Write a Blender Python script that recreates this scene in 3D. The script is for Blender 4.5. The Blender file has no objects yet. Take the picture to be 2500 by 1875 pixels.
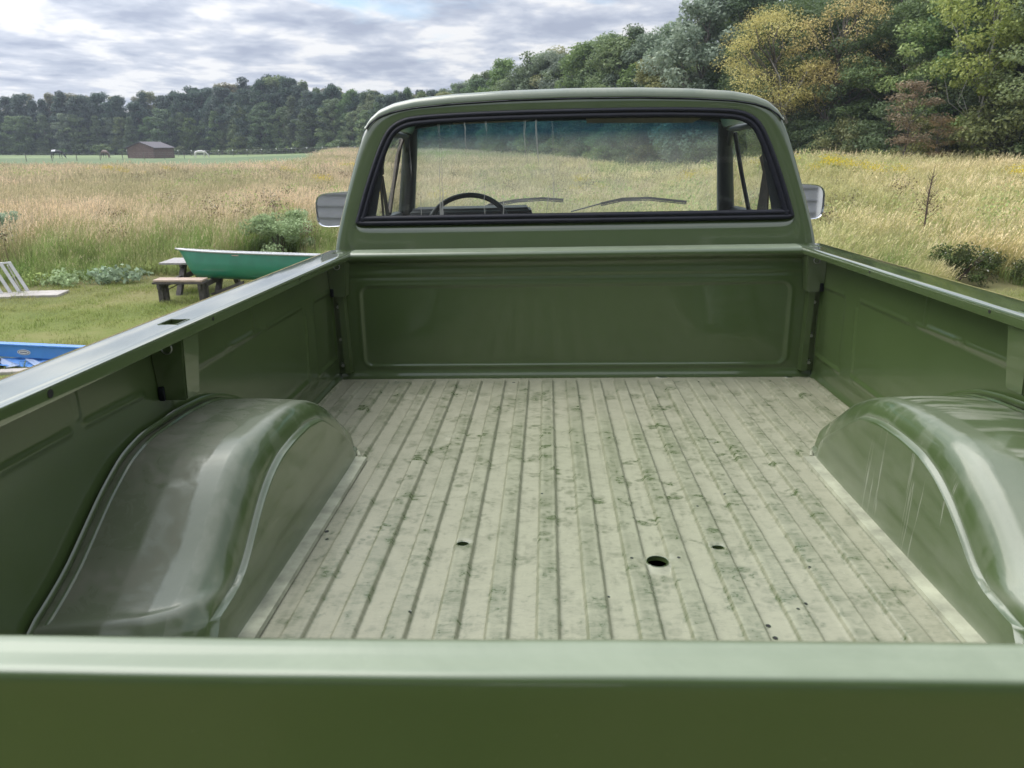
import bpy, bmesh, math, random
import numpy as np
from mathutils import Matrix, Vector, Euler

SC = bpy.context.scene
COL = SC.collection
rng = np.random.default_rng(7)
random.seed(7)
CZ = 3.0                                   # camera height over the lawn datum

# ------------------------------------------------------------------ camera
cam_d = bpy.data.cameras.new('camera')
cam = bpy.data.objects.new('camera', cam_d)
COL.objects.link(cam)
cam_d.sensor_width = 36.0
cam_d.lens = 36.0 * 1832.84 / 2500.0
cam_d.clip_start = 0.05
cam_d.clip_end = 6000
cam_d.dof.use_dof = True
cam_d.dof.focus_distance = 2.6
cam_d.dof.aperture_fstop = 9.5
cam.location = (0, 0, CZ)
cam.rotation_euler = (math.radians(90 - 17.773), 0, 0)
SC.camera = cam

# ------------------------------------------------------------------ sky
SUN_AZ = math.radians(292)                 # clockwise from +Y (camera heading): left and a little ahead
SUN_EL = math.radians(52)
W = bpy.data.worlds.new('World')
SC.world = W
W.use_nodes = True
nt = W.node_tree
nt.nodes.clear()


class NB:
    """tiny node-tree builder"""
    def __init__(s, nt):
        s.nt = nt

    def n(s, t, **kw):
        nd = s.nt.nodes.new(t)
        for k, v in kw.items():
            if k.startswith('i_'):
                key = k[2:]
                key = int(key) if key.isdigit() else key.replace('_', ' ')
                sock = nd.inputs[key]
                if isinstance(v, bpy.types.NodeSocket):
                    s.nt.links.new(v, sock)
                else:
                    sock.default_value = v
            else:
                setattr(nd, k, v)
        return nd

    def math(s, op, a, b=0.0, c=0.0, clamp=False):
        nd = s.nt.nodes.new('ShaderNodeMath')
        nd.operation = op
        nd.use_clamp = clamp
        for i, v in enumerate((a, b, c)):
            if isinstance(v, bpy.types.NodeSocket):
                s.nt.links.new(v, nd.inputs[i])
            else:
                nd.inputs[i].default_value = v
        return nd.outputs[0]

    def vmath(s, op, a, b=(0, 0, 0)):
        nd = s.nt.nodes.new('ShaderNodeVectorMath')
        nd.operation = op
        for i, v in enumerate((a, b)):
            if isinstance(v, bpy.types.NodeSocket):
                s.nt.links.new(v, nd.inputs[i])
            else:
                nd.inputs[i].default_value = v
        return nd.outputs[0]

    def mix(s, f, a, b):
        nd = s.nt.nodes.new('ShaderNodeMix')
        nd.data_type = 'RGBA'
        for i, v in ((0, f), (6, a), (7, b)):
            if isinstance(v, bpy.types.NodeSocket):
                s.nt.links.new(v, nd.inputs[i])
            else:
                nd.inputs[i].default_value = v if i == 0 else (tuple(v) + (1,))[:4]
        return nd.outputs[2]

    def ramp(s, f, stops, interp='LINEAR'):
        nd = s.nt.nodes.new('ShaderNodeValToRGB')
        cr = nd.color_ramp
        cr.interpolation = interp
        while len(cr.elements) < len(stops):
            cr.elements.new(0.5)
        for e, (p, c) in zip(cr.elements, stops):
            e.position = p
            e.color = (tuple(c) + (1,))[:4] if not isinstance(c, (int, float)) else (c, c, c, 1)
        s.nt.links.new(f, nd.inputs[0])
        return nd.outputs[0]

    def noise(s, vec, scale, detail=4, rough=0.55, dist=0.0, out=0):
        nd = s.nt.nodes.new('ShaderNodeTexNoise')
        nd.inputs['Scale'].default_value = scale
        nd.inputs['Detail'].default_value = detail
        nd.inputs['Roughness'].default_value = rough
        nd.inputs['Distortion'].default_value = dist
        if vec is not None:
            s.nt.links.new(vec, nd.inputs['Vector'])
        return nd.outputs[out]

    def link(s, a, b):
        s.nt.links.new(a, b)


b = NB(nt)
tc = b.n('ShaderNodeTexCoord')
sky = b.n('ShaderNodeTexSky', sky_type='NISHITA', sun_disc=False, sun_elevation=SUN_EL,
          sun_rotation=SUN_AZ, altitude=50, air_density=1.0, dust_density=1.2, ozone_density=1.5)
sep = b.n('ShaderNodeSeparateXYZ', i_0=tc.outputs['Generated'])
zz = b.math('ADD', b.math('MAXIMUM', sep.outputs[2], 0.0), 0.11)
px = b.math('DIVIDE', sep.outputs[0], zz)
py = b.math('DIVIDE', sep.outputs[1], zz)
cxy = b.n('ShaderNodeCombineXYZ', i_0=b.math('MULTIPLY', px, 1.15), i_1=py, i_2=0.37)
n_big = b.noise(cxy.outputs[0], 0.62, 8, 0.52, 0.2)
n_sh = b.noise(b.vmath('ADD', cxy.outputs[0], (5.3, 2.1, 1.7)), 1.9, 7, 0.50, 0.25)
n_fine = b.noise(b.vmath('ADD', cxy.outputs[0], (1.3, 7.1, 4.7)), 6.0, 6, 0.55, 0.3)
cover = b.ramp(n_big, [(0.335, 0), (0.41, 1)])
shade = b.math('ADD', b.math('MULTIPLY', n_sh, 0.72), b.math('MULTIPLY', n_fine, 0.28))
cloud = b.ramp(shade, [(0.37, (0.49, 0.55, 0.69)), (0.445, (0.61, 0.67, 0.80)), (0.51, (0.76, 0.81, 0.92)),
                       (0.58, (1.05, 1.06, 1.08))])
# clouds towards the sun are thinner and brighter
sund = (math.sin(SUN_AZ) * math.cos(SUN_EL), math.cos(SUN_AZ) * math.cos(SUN_EL), math.sin(SUN_EL))
dsun = b.n('ShaderNodeVectorMath', operation='DOT_PRODUCT', i_0=tc.outputs['Generated'], i_1=sund)
glow = b.math('ADD', 1.0, b.math('MULTIPLY', b.math('POWER', b.math('MAXIMUM', dsun.outputs['Value'], 0.0), 4.0), 1.7))
zen = b.math('ADD', 0.80, b.math('MULTIPLY', b.math('MAXIMUM', sep.outputs[2], 0.0), 0.75))
bg1 = b.n('ShaderNodeBackground', i_0=sky.outputs[0], i_1=0.09)
bg2 = b.n('ShaderNodeBackground', i_0=cloud, i_1=b.math('MULTIPLY', b.math('MULTIPLY', glow, zen), 0.505))
mx = b.n('ShaderNodeMixShader', i_0=cover, i_1=bg1.outputs[0], i_2=bg2.outputs[0])
wo = b.n('ShaderNodeOutputWorld', i_0=mx.outputs[0])

sun_d = bpy.data.lights.new('sun', 'SUN')
sun_d.energy = 1.5
sun_d.angle = math.radians(58)
sun_d.color = (1.0, 0.95, 0.87)
sun = bpy.data.objects.new('sun', sun_d)
COL.objects.link(sun)
sun.rotation_euler = Vector(sund).to_track_quat('Z', 'Y').to_euler()

vs = SC.view_settings
vs.view_transform = 'Standard'
vs.look = 'None'
vs.exposure = 0.95
vs.gamma = 1.0
vs.use_curve_mapping = False
SC.render.engine = 'CYCLES'
SC.cycles.max_bounces = 8
SC.cycles.transparent_max_bounces = 12
SC.cycles.use_denoising = True
SC.cycles.volume_bounces = 0
SC.cycles.volume_step_rate = 4

# ------------------------------------------------------------------ numpy helpers
def sm(a, b_, x):
    t = np.clip((np.asarray(x, float) - a) / (b_ - a), 0, 1)
    return t * t * (3 - 2 * t)


def ground(x, y):
    x = np.asarray(x, float)
    y = np.asarray(y, float)
    r = np.hypot(x, y)
    t = np.where(y > 0.01, x / np.maximum(y, 0.01), np.sign(x) * 9)
    near = CZ - 1.906 - .0269 * (np.clip(y, -12, 12) - 1.21) + .02 * np.clip(x, -6, 6)
    right = sm(.12, .40, t)
    far = 1.35 * sm(17, 42, r) * right + 1.0 * sm(35, 120, r) * sm(-.42, -.18, t) * (1 - right)
    s = sm(5.5, 13.5, r) * sm(-6, 4, y)
    return near * (1 - s) + far * s


def vnoise(x, y, seed=0):
    """smooth value noise in [0,1] on arrays"""
    tab = np.random.default_rng(seed).random((256, 256))
    xi = np.floor(x).astype(int)
    yi = np.floor(y).astype(int)
    fx = x - xi
    fy = y - yi
    fx = fx * fx * (3 - 2 * fx)
    fy = fy * fy * (3 - 2 * fy)
    a = tab[xi % 256, yi % 256]
    b_ = tab[(xi + 1) % 256, yi % 256]
    c = tab[xi % 256, (yi + 1) % 256]
    d = tab[(xi + 1) % 256, (yi + 1) % 256]
    return (a * (1 - fx) + b_ * fx) * (1 - fy) + (c * (1 - fx) + d * fx) * fy


def fbm(x, y, oct=4, seed=0, gain=0.5):
    v = np.zeros(np.broadcast(x, y).shape)
    a = 1.0
    tot = 0
    for o in range(oct):
        v += a * vnoise(x * 2 ** o + 17.3 * o, y * 2 ** o + 9.1 * o, seed + o)
        tot += a
        a *= gain
    return v / tot


def np_mesh(name, V, F, mat=None, smooth=True, attrs=None, sharp=None):
    """V (n,3), F (m,k) quads or tris, as a mesh"""
    V = np.asarray(V, np.float32)
    F = np.asarray(F, np.int32)
    me = bpy.data.meshes.new(name)
    me.vertices.add(len(V))
    me.vertices.foreach_set('co', V.ravel())
    m, k = F.shape
    me.loops.add(m * k)
    me.loops.foreach_set('vertex_index', F.ravel())
    me.polygons.add(m)
    me.polygons.foreach_set('loop_start', np.arange(0, m * k, k, dtype=np.int32))
    me.update(calc_edges=True)
    if smooth:
        me.polygons.foreach_set('use_smooth', np.ones(m, bool))
    if attrs:
        for an, av in attrs.items():
            at = me.attributes.new(an, 'FLOAT', 'POINT')
            at.data.foreach_set('value', np.asarray(av, np.float32).ravel())
    if mat:
        me.materials.append(mat)
    if smooth and sharp:
        me.set_sharp_from_angle(angle=math.radians(sharp))
    return me


def grid_faces(nu, nv, closed_u=False, closed_v=False, mask=None, flip=False):
    iu = np.arange(nu if closed_u else nu - 1)
    iv = np.arange(nv if closed_v else nv - 1)
    A, B = np.meshgrid(iu, iv, indexing='ij')
    A2 = (A + 1) % nu
    B2 = (B + 1) % nv
    F = np.stack([A * nv + B, A2 * nv + B, A2 * nv + B2, A * nv + B2], -1)
    if flip:
        F = F[..., ::-1]
    F = F.reshape(-1, 4)
    if mask is not None:
        F = F[mask.ravel()]
    return F


def tag(o, label=None, cat=None, group=None, kind=None):
    if label:
        o['label'] = label
    if cat:
        o['category'] = cat
    if group:
        o['group'] = group
    if kind:
        o['kind'] = kind
    return o


def link(name, me, parent=None, loc=None):
    o = bpy.data.objects.new(name, me)
    COL.objects.link(o)
    if parent is not None:
        o.parent = parent
    if loc is not None:
        o.location = loc
    return o


def empty(name, loc=(0, 0, 0), rz=0.0, label=None, cat=None, group=None):
    o = bpy.data.objects.new(name, None)
    COL.objects.link(o)
    o.location = loc
    o.rotation_euler = (0, 0, rz)
    o.empty_display_size = 0.2
    return tag(o, label, cat, group)


class MB:
    """bmesh collector: boxes, tubes, lathes joined into one part"""
    def __init__(s):
        s.bm = bmesh.new()

    def box(s, c, size, rot=None, bev=0.0, seg=1):
        r = bmesh.ops.create_cube(s.bm, size=1.0)
        vs_ = r['verts']
        bmesh.ops.scale(s.bm, vec=size, verts=vs_)
        if bev > 0:
            es = list({e for v in vs_ for e in v.link_edges})
            rr = bmesh.ops.bevel(s.bm, geom=es, offset=bev, segments=seg, profile=0.5, affect='EDGES')
            vs_ = list({v for f in rr['faces'] for v in f.verts} | {v for v in vs_ if v.is_valid})
        if rot is not None:
            bmesh.ops.rotate(s.bm, cent=(0, 0, 0), matrix=Euler(rot).to_matrix(), verts=vs_)
        bmesh.ops.translate(s.bm, vec=c, verts=vs_)
        return vs_

    def hexa(s, lo, hi):
        """lo/hi: 4 corner points each (ccw from outside-top)"""
        v = [s.bm.verts.new(p) for p in list(lo) + list(hi)]
        for f in ((3, 2, 1, 0), (4, 5, 6, 7), (0, 1, 5, 4), (1, 2, 6, 5), (2, 3, 7, 6), (3, 0, 4, 7)):
            s.bm.faces.new([v[i] for i in f])

    def tube(s, pts, rad, seg=8, closed=False, cap=True, flat=None):
        pts = [Vector(p) for p in pts]
        n = len(pts)
        if not hasattr(rad, '__len__'):
            rad = [rad] * n
        rings = []
        prev = None
        for i, p in enumerate(pts):
            a = pts[(i - 1) % n] if (i > 0 or closed) else p
            c = pts[(i + 1) % n] if (i < n - 1 or closed) else p
            t = (c - a).normalized()
            if prev is None:
                ref = Vector((0, 0, 1)) if abs(t.z) < 0.9 else Vector((1, 0, 0))
                u = t.cross(ref).normalized()
            else:
                u = (prev - t * prev.dot(t)).normalized()
            prev = u
            w = t.cross(u)
            ring = []
            for k in range(seg):
                an = 2 * math.pi * k / seg
                du, dw = math.cos(an) * rad[i], math.sin(an) * rad[i]
                if flat:
                    du *= flat[0]
                    dw *= flat[1]
                ring.append(s.bm.verts.new(p + u * du + w * dw))
            rings.append(ring)
        m = n if closed else n - 1
        for i in range(m):
            A, B = rings[i], rings[(i + 1) % n]
            for k in range(seg):
                s.bm.faces.new((A[k], A[(k + 1) % seg], B[(k + 1) % seg], B[k]))
        if cap and not closed:
            s.bm.faces.new(rings[0][::-1])
            s.bm.faces.new(rings[-1])

    def cyl(s, a, b_, r, seg=16, r2=None):
        s.tube([a, b_], [r, r if r2 is None else r2], seg)

    def lathe(s, prof, axis_o, axis='x', seg=32):
        """prof: (radius, along) pairs"""
        rings = []
        for r, h in prof:
            ring = []
            for k in range(seg):
                an = 2 * math.pi * k / seg
                c, q = math.cos(an) * r, math.sin(an) * r
                p = {'x': (h, c, q), 'y': (c, h, q), 'z': (c, q, h)}[axis]
                ring.append(s.bm.verts.new(Vector(axis_o) + Vector(p)))
            rings.append(ring)
        for A, B in zip(rings, rings[1:]):
            for k in range(seg):
                s.bm.faces.new((A[k], A[(k + 1) % seg], B[(k + 1) % seg], B[k]))

    def poly(s, pts):
        s.bm.faces.new([s.bm.verts.new(p) for p in pts])

    def prism(s, outline, d, off=(0, 0, 0)):
        """outline: list of 3D points (planar); extruded by vector d"""
        d = Vector(d)
        A = [s.bm.verts.new(Vector(p) + Vector(off)) for p in outline]
        B = [s.bm.verts.new(Vector(p) + Vector(off) + d) for p in outline]
        s.bm.faces.new(A[::-1])
        s.bm.faces.new(B)
        n = len(A)
        for i in range(n):
            s.bm.faces.new((A[i], A[(i + 1) % n], B[(i + 1) % n], B[i]))

    def build(s, name, mat, parent=None, loc=None, smooth=None):
        bmesh.ops.recalc_face_normals(s.bm, faces=s.bm.faces)
        me = bpy.data.meshes.new(name)
        s.bm.to_mesh(me)
        s.bm.free()
        if smooth:
            me.polygons.foreach_set('use_smooth', np.ones(len(me.polygons), bool))
            me.set_sharp_from_angle(angle=math.radians(smooth))
        if mat:
            me.materials.append(mat)
        return link(name, me, parent, loc)


# ------------------------------------------------------------------ materials
def new_mat(name):
    m = bpy.data.materials.new(name)
    m.use_nodes = True
    m.node_tree.nodes.clear()
    return m, NB(m.node_tree)


def simple(name, col, rough=0.6, metal=0.0, coat=0.0, spec=0.5, nscale=0, namp=0.15, bump=0.0, bscale=None):
    m, q = new_mat(name)
    tcn = q.n('ShaderNodeTexCoord')
    p = q.n('ShaderNodeBsdfPrincipled', i_Roughness=rough, i_Metallic=metal)
    p.inputs['Coat Weight'].default_value = coat
    p.inputs['Specular IOR Level'].default_value = spec
    c = tuple(col) + (1,)
    if nscale:
        nz = q.noise(tcn.outputs['Object'], nscale, 5, 0.6)
        lo = tuple(v * (1 - namp) for v in col)
        hi = tuple(min(1, v * (1 + namp)) for v in col)
        q.link(q.ramp(nz, [(0.3, lo), (0.7, hi)]), p.inputs['Base Color'])
    else:
        p.inputs['Base Color'].default_value = c
    if bump:
        nz = q.noise(tcn.outputs['Object'], bscale or nscale or 20, 5, 0.6)
        bp = q.n('ShaderNodeBump', i_Strength=bump, i_Distance=0.01, i_Height=nz)
        q.link(bp.outputs[0], p.inputs['Normal'])
    q.n('ShaderNodeOutputMaterial', i_0=p.outputs[0])
    return m


PAINT = (0.053, 0.086, 0.025)
DUST = (0.46, 0.44, 0.35)


def paint_mat(name, attr=False, drips=False, film=0.12, top_dust_sheen=0.0, col=PAINT, ior=1.7, up0=.75, crough=.035, brough=.30, bior=1.5, dustc=DUST, shaded_dust=False):
    """glossy olive enamel; 'dust' attribute = settled dust and painted wheelhouse highlight, 'film' = thin haze of dust"""
    m, q = new_mat(name)
    tcn = q.n('ShaderNodeTexCoord')
    ob = tcn.outputs['Object']
    mott = q.noise(ob, 1.6, 4, 0.6)
    base = q.ramp(mott, [(0.3, tuple(c * 0.93 for c in col)), (0.7, tuple(c * 1.07 for c in col))])
    f = q.math('MULTIPLY', q.noise(ob, 9, 6, 0.65), film * 1.6)
    speck = q.ramp(q.noise(ob, 230, 2, 0.5), [(0.70, 0), (0.78, 1)])
    f = q.math('ADD', f, q.math('MULTIPLY', speck, 0.06))
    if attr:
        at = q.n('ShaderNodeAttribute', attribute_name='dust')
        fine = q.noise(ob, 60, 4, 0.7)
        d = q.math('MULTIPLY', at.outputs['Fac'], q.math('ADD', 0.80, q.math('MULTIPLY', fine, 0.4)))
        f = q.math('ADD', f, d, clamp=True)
    if top_dust_sheen:
        geo = q.n('ShaderNodeNewGeometry')
        sp = q.n('ShaderNodeSeparateXYZ', i_0=geo.outputs['Normal'])
        up = q.ramp(sp.outputs[2], [(up0, 0), (0.98, 1)])  # up-facing paint goes pale: some dust, with reflected sky painted into the colour
        pat = q.ramp(q.noise(ob, 7, 6, 0.7, 0.6), [(0.42, 0.1 if up0 < .8 else .8), (0.62, 1)])
        f = q.math('ADD', f, q.math('MULTIPLY', q.math('MULTIPLY', up, pat), top_dust_sheen), clamp=True)
    if drips:
        mp = q.n('ShaderNodeMapping', i_0=ob)
        mp.inputs['Scale'].default_value = (1.0, 55.0, 2.2)
        wob = q.noise(ob, 6, 3, 0.5, out=1)
        vv = q.vmath('ADD', mp.outputs[0], q.vmath('MULTIPLY', wob, (0, 1.2, 0)))
        dn = q.ramp(q.noise(vv, 1.0, 2, 0.5), [(0.615, 0), (0.635, 1), (0.645, 1), (0.665, 0)])
        geo = q.n('ShaderNodeNewGeometry')
        sp = q.n('ShaderNodeSeparateXYZ', i_0=geo.outputs['Normal'])
        vert = q.ramp(sp.outputs[2], [(0.12, 1), (0.30, 0)])
        brk = q.ramp(q.noise(ob, 4.2, 2, 0.5), [(0.42, 0), (0.55, 1)])
        so = q.n('ShaderNodeSeparateXYZ', i_0=ob)
        brk = q.math('MULTIPLY', brk, q.math('MULTIPLY', q.math('GREATER_THAN', so.outputs[1], -1.60), q.math('GREATER_THAN', so.outputs[0], 0.0)))
        f = q.math('ADD', f, q.math('MULTIPLY', q.math('MULTIPLY', dn, vert), q.math('MULTIPLY', brk, 0.55)), clamp=True)
    colr = q.mix(f, base, dustc)
    if shaded_dust:
        am_ = q.n('ShaderNodeAttribute', attribute_name='shaded_dust')
        mn = q.math('MULTIPLY', am_.outputs['Fac'], q.math('ADD', .75, q.math('MULTIPLY', q.ramp(q.noise(ob, 22, 5, 0.65, .8), [(.42, 0), (.58, 1)]), .35)), clamp=True)
        colr = q.mix(mn, colr, (0.150, 0.155, 0.108))  # brown dust, its colour darkened for the weaker light there
        f = q.math('MAXIMUM', f, mn)
    p = q.n('ShaderNodeBsdfPrincipled', i_Base_Color=colr)
    q.link(q.math('ADD', brough, q.math('MULTIPLY', f, 0.45), clamp=True), p.inputs['Roughness'])
    p.inputs['IOR'].default_value = bior
    cw = q.math('SUBTRACT', 1.0, q.math('MULTIPLY', f, 1.15), clamp=True)
    q.link(cw, p.inputs['Coat Weight'])
    q.link(q.math('ADD', crough, q.math('MULTIPLY', f, 0.35)), p.inputs['Coat Roughness'])
    p.inputs['Coat IOR'].default_value = ior
    # orange peel and gentle panel waviness
    bn = q.math('ADD', q.math('MULTIPLY', q.noise(ob, 260, 2, 0.5), 0.12), q.math('MULTIPLY', q.noise(ob, 4, 1, 0.4), 3.0))
    bp = q.n('ShaderNodeBump', i_Strength=0.12, i_Distance=0.0016, i_Height=bn)
    q.link(bp.outputs[0], p.inputs['Coat Normal'])
    q.link(bp.outputs[0], p.inputs['Normal'])
    q.n('ShaderNodeOutputMaterial', i_0=p.outputs[0])
    return m


M = {}
M['paint'] = paint_mat('olive_paint', film=0.03)
M['paint_top'] = paint_mat('olive_paint_dust_sheen_top', film=0.02, top_dust_sheen=0.46, up0=.80, dustc=(0.40, 0.45, 0.34), ior=1.5, crough=.06)
M['paint_roof'] = paint_mat('olive_paint_roof', film=0.05, top_dust_sheen=0.30, up0=.25)  # pale tone paints in the sky that the roof reflects
M['paint_wall'] = paint_mat('olive_paint_bed_wall', film=0.02, ior=1.45, crough=.11, drips=False)
M['paint_dust'] = paint_mat('olive_paint_dusty', attr=True, film=0.10)
M['paint_wheelhouse'] = paint_mat('olive_paint_wheelhouse', attr=True, film=0.04, drips=True, ior=1.48, crough=.08, dustc=(0.38, 0.385, 0.32), shaded_dust=True)
M['paint_rail'] = paint_mat('olive_paint_rail', film=0.05, top_dust_sheen=0.03, ior=2.4, brough=.06, bior=2.2)
M['rubber'] = simple('black_rubber', (0.007, 0.008, 0.014), 0.42, spec=.35, nscale=30, namp=0.3)
M['tyre'] = simple('tyre_rubber', (0.02, 0.02, 0.02), 0.8, nscale=12, bump=0.4)
M['dark'] = simple('dark_underbody', (0.012, 0.011, 0.010), 0.85, nscale=9)
M['chrome'] = simple('chrome', (0.75, 0.76, 0.78), 0.12, metal=1.0)
M['steel'] = simple('zinc_bolt', (0.42, 0.42, 0.40), 0.35, metal=0.9, nscale=50)
M['mirror'] = simple('mirror_glass', (0.86, 0.88, 0.92), 0.03, metal=1.0)
M['interior'] = simple('dark_vinyl', (0.020, 0.024, 0.028), 0.55, nscale=25, bump=0.2, bscale=200)
M['pillar'] = simple('charcoal_trim', (0.028, 0.036, 0.042), 0.5, nscale=14)
M['visor'] = simple('beige_vinyl', (0.40, 0.36, 0.30), 0.7, nscale=20)
M['belt'] = simple('brown_webbing', (0.105, 0.082, 0.068), 0.75, nscale=60, namp=0.25)
M['headliner'] = simple('headliner', (0.16, 0.145, 0.125), 0.9, nscale=30)
M['seat'] = simple('seat_vinyl', (0.06, 0.045, 0.035), 0.5, nscale=20)


def glass_mat(name, tint=(0.90, 0.97, 0.93), band=False, streaks=False, dirt=0.02, side=False):
    m, q = new_mat(name)
    tcn = q.n('ShaderNodeTexCoord')
    ob = tcn.outputs['Object']
    sp = q.n('ShaderNodeSeparateXYZ', i_0=ob)
    tr = q.n('ShaderNodeBsdfTransparent')
    tr.inputs[0].default_value = tint + (1,)
    if band:
        bz = q.ramp(q.math('DIVIDE', q.math('SUBTRACT', sp.outputs[2], 0.80), 0.25),
                    [(0.08, tint), (0.34, (0.55, 0.76, 0.74)), (0.55, (0.22, 0.42, 0.50)), (1.0, (0.08, 0.24, 0.36))])
        q.link(bz, tr.inputs[0])
    gl = q.n('ShaderNodeBsdfGlossy', i_Roughness=0.02)
    gb = q.n('ShaderNodeNewGeometry')
    fr = q.n('ShaderNodeFresnel', i_IOR=q.math('SUBTRACT', 1.5, q.math('MULTIPLY', gb.outputs['Backfacing'], 1.5 - 1 / 1.5)))
    m1 = q.n('ShaderNodeMixShader', i_0=q.math('MULTIPLY', fr.outputs[0], 1.0), i_1=tr.outputs[0], i_2=gl.outputs[0])
    df_ = q.n('ShaderNodeBsdfDiffuse')
    dt_ = q.n('ShaderNodeBsdfTranslucent')
    fc = q.ramp(q.math('DIVIDE', q.math('SUBTRACT', sp.outputs[2], 0.80), 0.25), [(0.30, (.62, .62, .58)), (0.62, (.04, .13, .19))]) if band else None
    for n_ in (df_, dt_):
        n_.inputs[0].default_value = (0.62, 0.62, 0.58, 1)
        if band:
            q.link(fc, n_.inputs[0])
    df = q.n('ShaderNodeMixShader', i_0=.5, i_1=df_.outputs[0], i_2=dt_.outputs[0])
    d = q.math('MULTIPLY', q.noise(ob, 8, 5, 0.7), dirt * 2)
    if streaks:
        mp = q.n('ShaderNodeMapping', i_0=ob)
        mp.inputs['Scale'].default_value = (46.0, 1.0, 1.1)
        wob = q.noise(ob, 9, 3, 0.5, out=1)
        vv = q.vmath('ADD', mp.outputs[0], q.vmath('MULTIPLY', wob, (1.1, 0, 0)))
        dn = q.ramp(q.noise(vv, 1.0, 2, 0.5), [(0.635, 0), (0.66, 1), (0.69, 1), (0.71, 0)])
        # the runs sit on the driver's half, with a few near the middle
        win = q.ramp(q.math('ADD', sp.outputs[0], 1.0), [(0.25, 0), (0.42, 1), (0.88, 1), (1.0, 0.15), (1.2, 0)])
        brk = q.ramp(q.noise(ob, 3.0, 2, 0.5), [(0.40, 0.15), (0.56, 1)])
        d = q.math('ADD', d, q.math('MULTIPLY', q.math('MULTIPLY', dn, win), q.math('MULTIPLY', brk, 0.75)), clamp=True)
        mp2 = q.n('ShaderNodeMapping', i_0=ob)
        mp2.inputs['Scale'].default_value = (160.0, 1.0, 3.0)
        d = q.math('ADD', d, q.math('MULTIPLY', q.ramp(q.noise(mp2.outputs[0], 1.0, 3, 0.6), [(0.52, 0), (0.75, 1)]), 0.07), clamp=True)
    if band:
        d = q.math('ADD', d, q.ramp(q.math('DIVIDE', q.math('SUBTRACT', sp.outputs[2], 0.80), 0.25), [(0.25, 0.0), (0.65, .16)]), clamp=True)
    m2 = q.n('ShaderNodeMixShader', i_0=d, i_1=m1.outputs[0], i_2=df.outputs[0])
    q.n('ShaderNodeOutputMaterial', i_0=m2.outputs[0])
    return m


M['glass_rear'] = glass_mat('rear_glass', (0.98, 1.0, 0.98), streaks=True, dirt=0.03)
M['glass_wind'] = glass_mat('windscreen_glass', (0.90, 0.98, 0.92), band=True, dirt=0.16)
M['glass_door'] = glass_mat('door_glass', (0.90, 0.95, 0.93), dirt=0.03)
# ================================================================== PICKUP TRUCK
FH = 1.08
RT = Matrix(((0.99881529, 0.04489972, -0.01876254),
             (-0.04437041, 0.99863009, 0.02773471),
             (0.01998212, -0.02686935, 0.99943922)))
t_floor = Vector((0.23429, 2.79226, CZ - 0.86832))
truck = empty('pickup_truck')
truck.matrix_world = Matrix.Translation(t_floor - RT @ Vector((0, 0, FH))) @ RT.to_4x4()
tag(truck, 'olive green pickup truck seen over its tailgate into the dusty ribbed bed', 'pickup truck')


def TP(name, me, parent=None, mirror=False):
    if parent is None:
        o = link(name, me, truck, (0, 0, FH))
    else:
        o = link(name, me, parent)
    return o


def TB(mb, name, mat, parent=None, smooth=None):
    return mb.build(name, mat, parent or truck, (0, 0, FH) if parent is None else None, smooth)


def extrude_x(name, prof, x0, x1, mat, nx=2, parent=None, sharp=40, wob=None):
    """profile in (y,z) swept along x"""
    prof = np.array(prof, float)
    xs = np.linspace(x0, x1, nx)
    V = np.zeros((nx, len(prof), 3))
    V[..., 0] = xs[:, None]
    V[..., 1:] = prof[None]
    if wob is not None:
        V[..., 2] += wob(V[..., 0], V[..., 1])
    me = np_mesh(name, V.reshape(-1, 3), grid_faces(nx, len(prof)), mat, sharp=sharp)
    return TP(name, me, parent)


# ---------------- bed floor: pressed ribs, real holes, settled dust as an attribute
PIT = 0.0905
k_rng = range(-11, 12)
xs = []
for k in k_rng:
    c = -0.0505 + k * PIT
    xs += list(c + np.array([-.0222, -.0200, -.0165, -.013, -.0095, -.006, -.002, .002, .006, .0095, .013, .0165, .0200, .0222,
                             .0238, .0254, .0270, .0286, .0320, .036, .040, .0435, .047, .0505, .0545, .0585, .0619, .0635, .0651, .0667]))
xs = np.array(sorted(x for x in xs if -0.93 < x < 0.93))
ys = np.concatenate([np.linspace(0.02, -0.12, 40), np.linspace(-0.124, -2.39, 600)])
X, Y = np.meshgrid(xs, ys, indexing='ij')
u = ((X + 0.0505) / PIT + 0.5) % 1.0 - 0.5         # 0 = middle of a low flat
au = np.abs(u) * PIT
rib = sm(0.0212, 0.0285, au)
HT = 0.0095
endfade = sm(-0.035, -0.075, Y) * (np.abs(X) < 0.90)
Z = HT * rib * endfade + 0.0006 * (fbm(X * 6, Y * 5, 3, 31) - .5)
# raised cross step near the front where the sheet is doubled
Z += 0.0012 * sm(-0.27, -0.262, Y)
# the floor sheet turns up a little along both sides
Z += 0.006 * sm(0.895, 0.92, np.abs(X))

holes = [(0.130, -1.425, .0225, .0225), (-0.281, -1.354, .013, .010), (0.266, -1.365, .013, .009),
         (0.112 - .034, -1.418, .0035, .0035), (0.163 + .012, -1.415, .0035, .0035), (0.296, -1.640, .0045, .005),
         (0.298, -1.676, .0045, .005), (0.385, -1.568, .0035, .004), (0.206, -1.690, .0045, .004),
         (0.344, -0.022, .020, .008), (-0.545, -0.045, .006, .004), (-0.225, -0.070, .006, .005),
         (0.470, -0.075, .006, .005), (0.820, -0.03, .014, .008), (-0.601, -1.288, .005, .006), (-0.590, -1.325, .004, .004),
         (0.34, -1.10, .003, .003), (-0.11, -1.10, .003, .003), (0.02, -1.55, .003, .003), (0.43, -1.45, .003, .003),
         (0.36, -1.60, .003, .003), (-0.35, -1.62, .003, .003), (0.56, -1.52, .004, .003), (0.26, -1.17, .003, .003)]
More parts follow.
